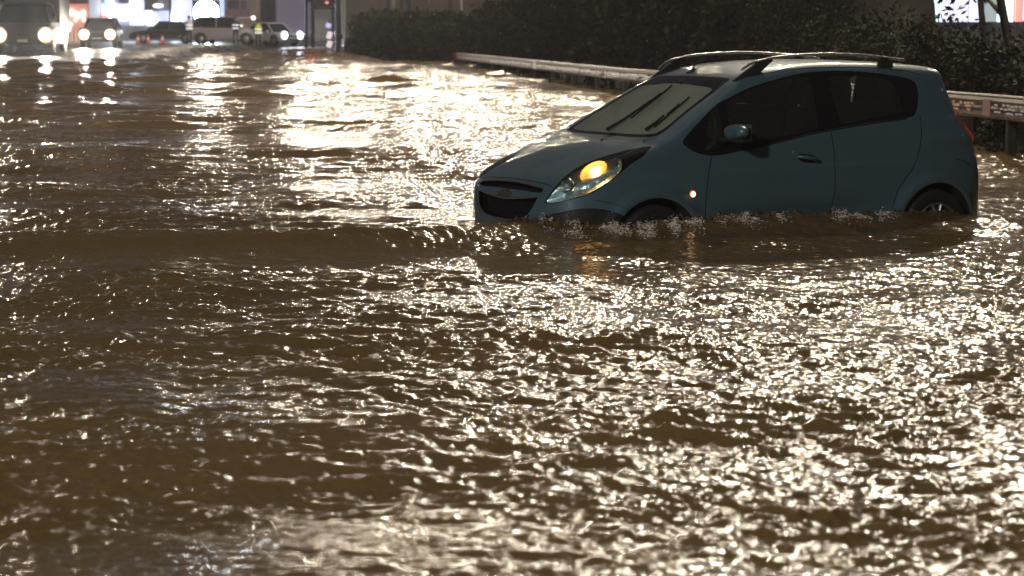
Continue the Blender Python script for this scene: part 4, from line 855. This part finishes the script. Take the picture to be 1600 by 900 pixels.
    for s in (1, -1):
        hs = W_/2-.24; on = beam is not None; M = Matrix.Translation((-L_/2-.005, s*hs, hz)) @ Matrix.Rotation(R(-90), 4, 'Y')
        mb = MB(); mb.lathe([(.001,.05),(hr*.8,.035),(hr,0),(hr*1.05,-.04)], 20, M); h_ = mb.build('headlight', lamp_mat('headlight_on_'+str(beam), {'warm': (1,.84,.60), 'cold': (.80,.86,1)}[beam], 22) if on else mat('headlight_off', (.6,.62,.65), .1, .3), r, smooth=True)
        if on:
            mb = MB(); mb.lathe([(hr*1.0,.02),(hr*1.25,.01),(hr*1.42,-.04)], 20, M); mb.build('halo_bezel', mat('halo_bezel_'+beam, (.7,.6,.5), .25, .8, emit=(1,.58,.28) if beam == 'warm' else (.6,.7,1), es=1.3), h_, smooth=True)  # glow put into the bezel to stand for the halo round the lamp
            light('headlight_beam', 'SPOT', (-L_/2-.12, s*hs, hz), 2200, {'warm': (1,.90,.74), 'cold': (.80,.88,1)}[beam], .12, parent=r).rotation_euler = Vector((-1, 0, -.16)).to_track_quat('-Z', 'Y').to_euler(); bpy.context.scene.objects
            [setattr(o_.data, 'spot_size', R(75)) for o_ in r.children if o_.type == 'LIGHT']
        mb = MB(); mb.box((L_/2-.03, s*(W_/2-.18), .85 if kind != 'truck' else 1.1), (.08,.26,.16), 0, .02); mb.build('tail_light', mat('red_lamp_glass', (.3,.01,.01), .2), r)
    mb = MB(); mb.box((-L_/2+.01, 0, hz-.05), (.06, W_*.5, .16), 0, .02); mb.box((-L_/2+.01, 0, .42), (.08, W_*.6, .12), 0, .02); mb.build('grille', dark, r)
    mb = MB(); mb.box((-L_/2-.01, 0, .46 if kind != 'truck' else .6), (.03, .48, .12), 0, .004); mb.build('number_plate', mat('plate', (.6,.6,.5), .4), r)
    for s in (1, -1): mb = MB(); mb.box((top[0][0]*k-L_/2+.35, s*(W_/2+.06), hb+.06 if kind != 'truck' else 1.75), (.10,.20,.14 if kind != 'truck' else .3), 0, .03); mb.build('wing_mirror', pm, r)
    if kind == 'truck':
        mb = MB(); mb.box((3.3*k-L_/2+.4, 0, 2.0), (2.6*k, W_*1.0, 1.9), 0, .04); mb.build('cargo_box', mat('grey_cargo_box', (.12,.11,.11), .6), r)
    return r
def gz(x, y): return float(terrain(np.array([x]), np.array([y]))[0])
def put(u, y, **k): x = (u-800)/FPX*y; return (x, y, gz(x, y))
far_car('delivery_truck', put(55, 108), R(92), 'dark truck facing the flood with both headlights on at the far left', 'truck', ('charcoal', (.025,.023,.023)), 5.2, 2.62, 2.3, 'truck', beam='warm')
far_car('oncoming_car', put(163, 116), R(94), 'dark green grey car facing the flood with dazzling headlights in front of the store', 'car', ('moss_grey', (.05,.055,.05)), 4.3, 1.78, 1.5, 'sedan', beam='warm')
far_car('parked_car', put(262, 149), R(4), 'very dark car side on behind the traffic cones', 'car', ('near_black', (.018,.015,.017)), 4.6, 1.8, 1.45, 'sedan')
far_car('silver_van', put(353, 141), R(181), 'silver lilac people carrier side on under the floodlight', 'van', ('silver_lilac', (.38,.36,.42)), 4.6, 1.8, 1.70, 'van', mtl=.2)
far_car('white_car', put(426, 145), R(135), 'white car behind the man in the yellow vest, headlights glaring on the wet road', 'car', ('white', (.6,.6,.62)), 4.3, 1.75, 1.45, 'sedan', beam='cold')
def cone(u, y, h, lean=0, lab=''):
    p = put(u, y); r = empty('traffic_cone', p, 0, lab, 'traffic cone', 'traffic cones before the dark car'); r.rotation_euler = (0, lean, 0)
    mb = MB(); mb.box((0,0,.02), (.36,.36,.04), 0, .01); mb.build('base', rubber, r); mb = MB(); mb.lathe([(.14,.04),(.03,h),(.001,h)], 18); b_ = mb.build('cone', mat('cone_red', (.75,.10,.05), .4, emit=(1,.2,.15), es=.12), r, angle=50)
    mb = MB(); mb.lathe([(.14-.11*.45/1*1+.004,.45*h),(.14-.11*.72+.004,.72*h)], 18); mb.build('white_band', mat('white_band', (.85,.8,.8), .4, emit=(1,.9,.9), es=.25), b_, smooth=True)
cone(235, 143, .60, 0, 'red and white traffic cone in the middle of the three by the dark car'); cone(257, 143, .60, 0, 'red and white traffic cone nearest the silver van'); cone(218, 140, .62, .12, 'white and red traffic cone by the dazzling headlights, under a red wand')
def person(loc, rz, label, vest, scale=1.0, arm=.5):
    bm = bmesh.new(); J = {'pel': (0,0,.95), 'belly': (0,0,1.12), 'chest': (0,.01,1.34), 'neck': (0,.01,1.50), 'head': (0,-.01,1.60), 'crown': (0,0,1.74)}
    for s, n in ((1,'l'), (-1,'r')):
        J |= {'hip'+n: (s*.10,0,.90), 'knee'+n: (s*.12,-.03,.50), 'ank'+n: (s*.13,.02,.09), 'toe'+n: (s*.14,-.16,.04), 'sh'+n: (s*.19,.0,1.42), 'el'+n: (s*.27,.02,1.14), 'wr'+n: (s*.27,-.16*arm*2,.95+.2*arm), 'hand'+n: (s*.26,-.24*arm*2,.93+.22*arm)}
    Rr = dict(pel=.15, belly=.15, chest=.165, neck=.06, head=.095, crown=.07, hip=.095, knee=.065, ank=.045, toe=.04, sh=.07, el=.05, wr=.035, hand=.045)
    names = list(J); vs_ = {n: bm.verts.new(J[n]) for n in names}
    E = [('pel','belly'),('belly','chest'),('chest','neck'),('neck','head'),('head','crown')]
    for n in 'lr': E += [('pel','hip'+n),('hip'+n,'knee'+n),('knee'+n,'ank'+n),('ank'+n,'toe'+n),('chest','sh'+n),('sh'+n,'el'+n),('el'+n,'wr'+n),('wr'+n,'hand'+n)]
    for a, b_ in E: bm.edges.new((vs_[a], vs_[b_]))
    me = bpy.data.meshes.new('person'); bm.to_mesh(me); bm.free(); o = bpy.data.objects.new('person', me); COL.objects.link(o); md = o.modifiers.new('s', 'SKIN'); o.modifiers.new('u', 'SUBSURF').levels = 1
    sk = me.skin_vertices[0].data
    for i, n in enumerate(names): r_ = Rr.get(n) or Rr[n[:-1]]; sk[i].radius = (r_, r_*.8)
    sk[0].use_root = True; dg = bpy.context.evaluated_depsgraph_get(); m2 = bpy.data.meshes.new_from_object(o.evaluated_get(dg)); o.modifiers.clear(); o.data = m2; m2.polygons.foreach_set('use_smooth', [True]*len(m2.polygons))
    m2.materials.clear(); m2.materials.append(mat('dark_work_clothes', (.05,.05,.065), .7)); m2.materials.append(mat('skin', (.45,.28,.2), .5))
    for p in m2.polygons:
        if p.center.z > 1.52: p.material_index = 1
    o.location = loc; o.rotation_euler = (0, 0, rz); tag(o, label, 'person')
    mb = MB(); V = []; n = 20
    for z, rx, ry in ((.90,.20,.165),(1.1,.20,.17),(1.3,.215,.175),(1.42,.20,.14),(1.50,.09,.08)):
        for k in range(n): a = 2*math.pi*k/n; V.append((rx*math.cos(a), ry*math.sin(a), z))
    mb.add(V, [(j*n+k, j*n+(k+1)%n, (j+1)*n+(k+1)%n, (j+1)*n+k) for j in range(4) for k in range(n)]); mb.build('vest', vest, o, smooth=True)
    mb = MB()
    for z, rx, ry in ((1.0,.205,.17),(1.2,.212,.177)): mb.lathe([(1,z-.03),(1,z+.03)], 20, Matrix.Diagonal((rx, ry, 1, 1)))
    mb.build('glowing_reflective_band', mat('glowing_reflective_band', (.8,.8,.8), .3, emit=(.9,.95,1), es=1.1), o, smooth=True)  # bands glow by themselves to stand for light thrown back
    mb = MB(); mb.blob((0,.01,1.70), (.105,.115,.09), 2, .02); mb.build('cap', mat('dark_cap', (.03,.03,.04), .7), o, smooth=True)
    return o
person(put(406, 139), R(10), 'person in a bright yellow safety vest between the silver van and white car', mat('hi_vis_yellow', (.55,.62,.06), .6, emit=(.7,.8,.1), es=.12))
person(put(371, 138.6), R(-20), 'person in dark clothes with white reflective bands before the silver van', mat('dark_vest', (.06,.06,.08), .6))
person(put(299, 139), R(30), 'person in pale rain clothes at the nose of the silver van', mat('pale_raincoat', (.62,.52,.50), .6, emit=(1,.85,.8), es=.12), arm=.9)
# dirt mound with the poles in it
mb = MB(); p = P_(486, 75, 135.5)
for k in range(16): mb.blob((p.x+random.gauss(0,.6), 135.5+random.gauss(0,.5), .02+random.uniform(-.1,.05)), (random.uniform(.35,.8), .5, random.uniform(.12,.30)), 2, .12)
tag(mb.build('dirt_mound', mat('brown_earth', (.11,.08,.055), .85, noise=.4, nscale=2, bump=.6, bscale=8), smooth=True), 'low brown earth mound round the feet of the signal poles', 'mound')

# ================================================================ street lamps out of shot that light the flood
def street_lamp(x, y, h, aimx, aimy, energy, col, label, lens=18, soft=.4):
    r = empty('street_lamp', (x, y, .3), math.atan2(aimy, aimx), label, 'street lamp', 'tall street lamps over the flooded road')
    mb = MB(); mb.lathe([(.001,0),(.16,0),(.15,.5),(.10,.6),(.06,h),(.001,h)], 14); mb.build('pole', mat('grey_lamp_pole', (.2,.2,.2), .5, .6), r, angle=40)
    mb = MB(); mb.tube([(0,0,h-.1),(.6,0,h+.15),(1.8,0,h+.25)], .045, 8); mb.build('arm', mat('grey_lamp_pole'), r, smooth=True)
    mb = MB(); mb.box((2.1,0,h+.26), (.9,.34,.10), 0, .03); hd = mb.build('lamp_head', mat('grey_lamp_pole'), r)
    mb = MB(); mb.box((2.15,0,h+.195), (.62,.26,.02), 0, .005); mb.build('lamp_lens', lamp_mat('street_lamp_lens', (1,.93,.80), lens), hd)
    light('street_lamp_light', 'POINT', (2.15, 0, h+.06), energy, col, soft, parent=r)
    return r
LC = (1, .85, .64)
street_lamp(6.8, 46, 18, -1, -.1, 9000, LC, 'street lamp beyond the hedge behind the hatchback')
street_lamp(8.7, 30, 16, -1, -.1, 4200, LC, 'street lamp on the verge nearest to the hatchback')
street_lamp(13.5, 56, 20, -1, -.1, 11500, LC, 'street lamp beyond the hedge to the right of the hatchback')
street_lamp(15, 37, 11, -1, -.1, 2500, LC, 'street lamp past the right end of the guardrail')
street_lamp(4.8, 72, 12, -1, -.1, 3000, LC, 'street lamp near the far end of the guardrail')
street_lamp(2.2, 92, 13, -1, -.1, 3100, LC, 'street lamp over the hedge where the guardrail begins')
street_lamp(.3, 102, 13, -1, -.1, 2800, LC, 'street lamp over the middle of the far hedge')
street_lamp(-2.5, 112, 13.0, -1, -.1, 3100, LC, 'street lamp over the far hedge close to the junction')
street_lamp(-6.5, 124, 14.0, -1, -.1, 3100, LC, 'street lamp above the last stretch of the far hedge')
street_lamp(-10, 135, 14.0, -1, -.1, 4000, LC, 'street lamp at the junction beside the signal poles')
street_lamp(-21, 72, 12.0, 1, -.1, 2600, LC, 'street lamp on the far side of the flooded road')
street_lamp(-14, -12, 11, 1, .3, 13500, (1,.93,.86), 'fill lamp added behind the camera on the left', soft=.9)  # added fill, brightens the car side that faces the camera
street_lamp(-20, 166, 14.0, -1, -.1, 2600, LC, 'street lamp behind the silver van')

# ================================================================ falling rain drops
random.seed(5); mb = MB()
for _ in range(420):
    y = random.uniform(5, 45); x = random.uniform(-.30, .30)*y; z = random.uniform(.05, 2.2+.01*y); r = random.uniform(.0005, .0016)*(1+y*.03); mb.blob((x, y, z), (r, r, r*random.uniform(2, 6)), 1, 0)
tag(mb.build('rain', mat('rain_drop', (.9,.9,.9), .1, spec=1), smooth=True), 'sparse bright rain drops falling over the flood', 'rain', kind='stuff')

# ================================================================ rain haze
bm = bmesh.new(); bmesh.ops.create_cube(bm, size=1); me = bpy.data.meshes.new('haze'); bm.to_mesh(me); bm.free(); hz = bpy.data.objects.new('haze', me); COL.objects.link(hz)
hz.scale = (380, 520, 24); hz.location = (0, 190, 10.5); tag(hz, 'thin rain haze hanging over the flooded road', 'haze', kind='stuff')
hm = bpy.data.materials.new('rain_haze'); hm.use_nodes = True; nt = hm.node_tree; nt.nodes.clear(); o_ = nt.nodes.new('ShaderNodeOutputMaterial'); pv = nt.nodes.new('ShaderNodeVolumePrincipled')
pv.inputs['Color'].default_value = (.85,.86,.95,1); pv.inputs['Density'].default_value = .0005; pv.inputs['Anisotropy'].default_value = 0.75; nt.links.new(pv.outputs[0], o_.inputs['Volume']); me.materials.append(hm)
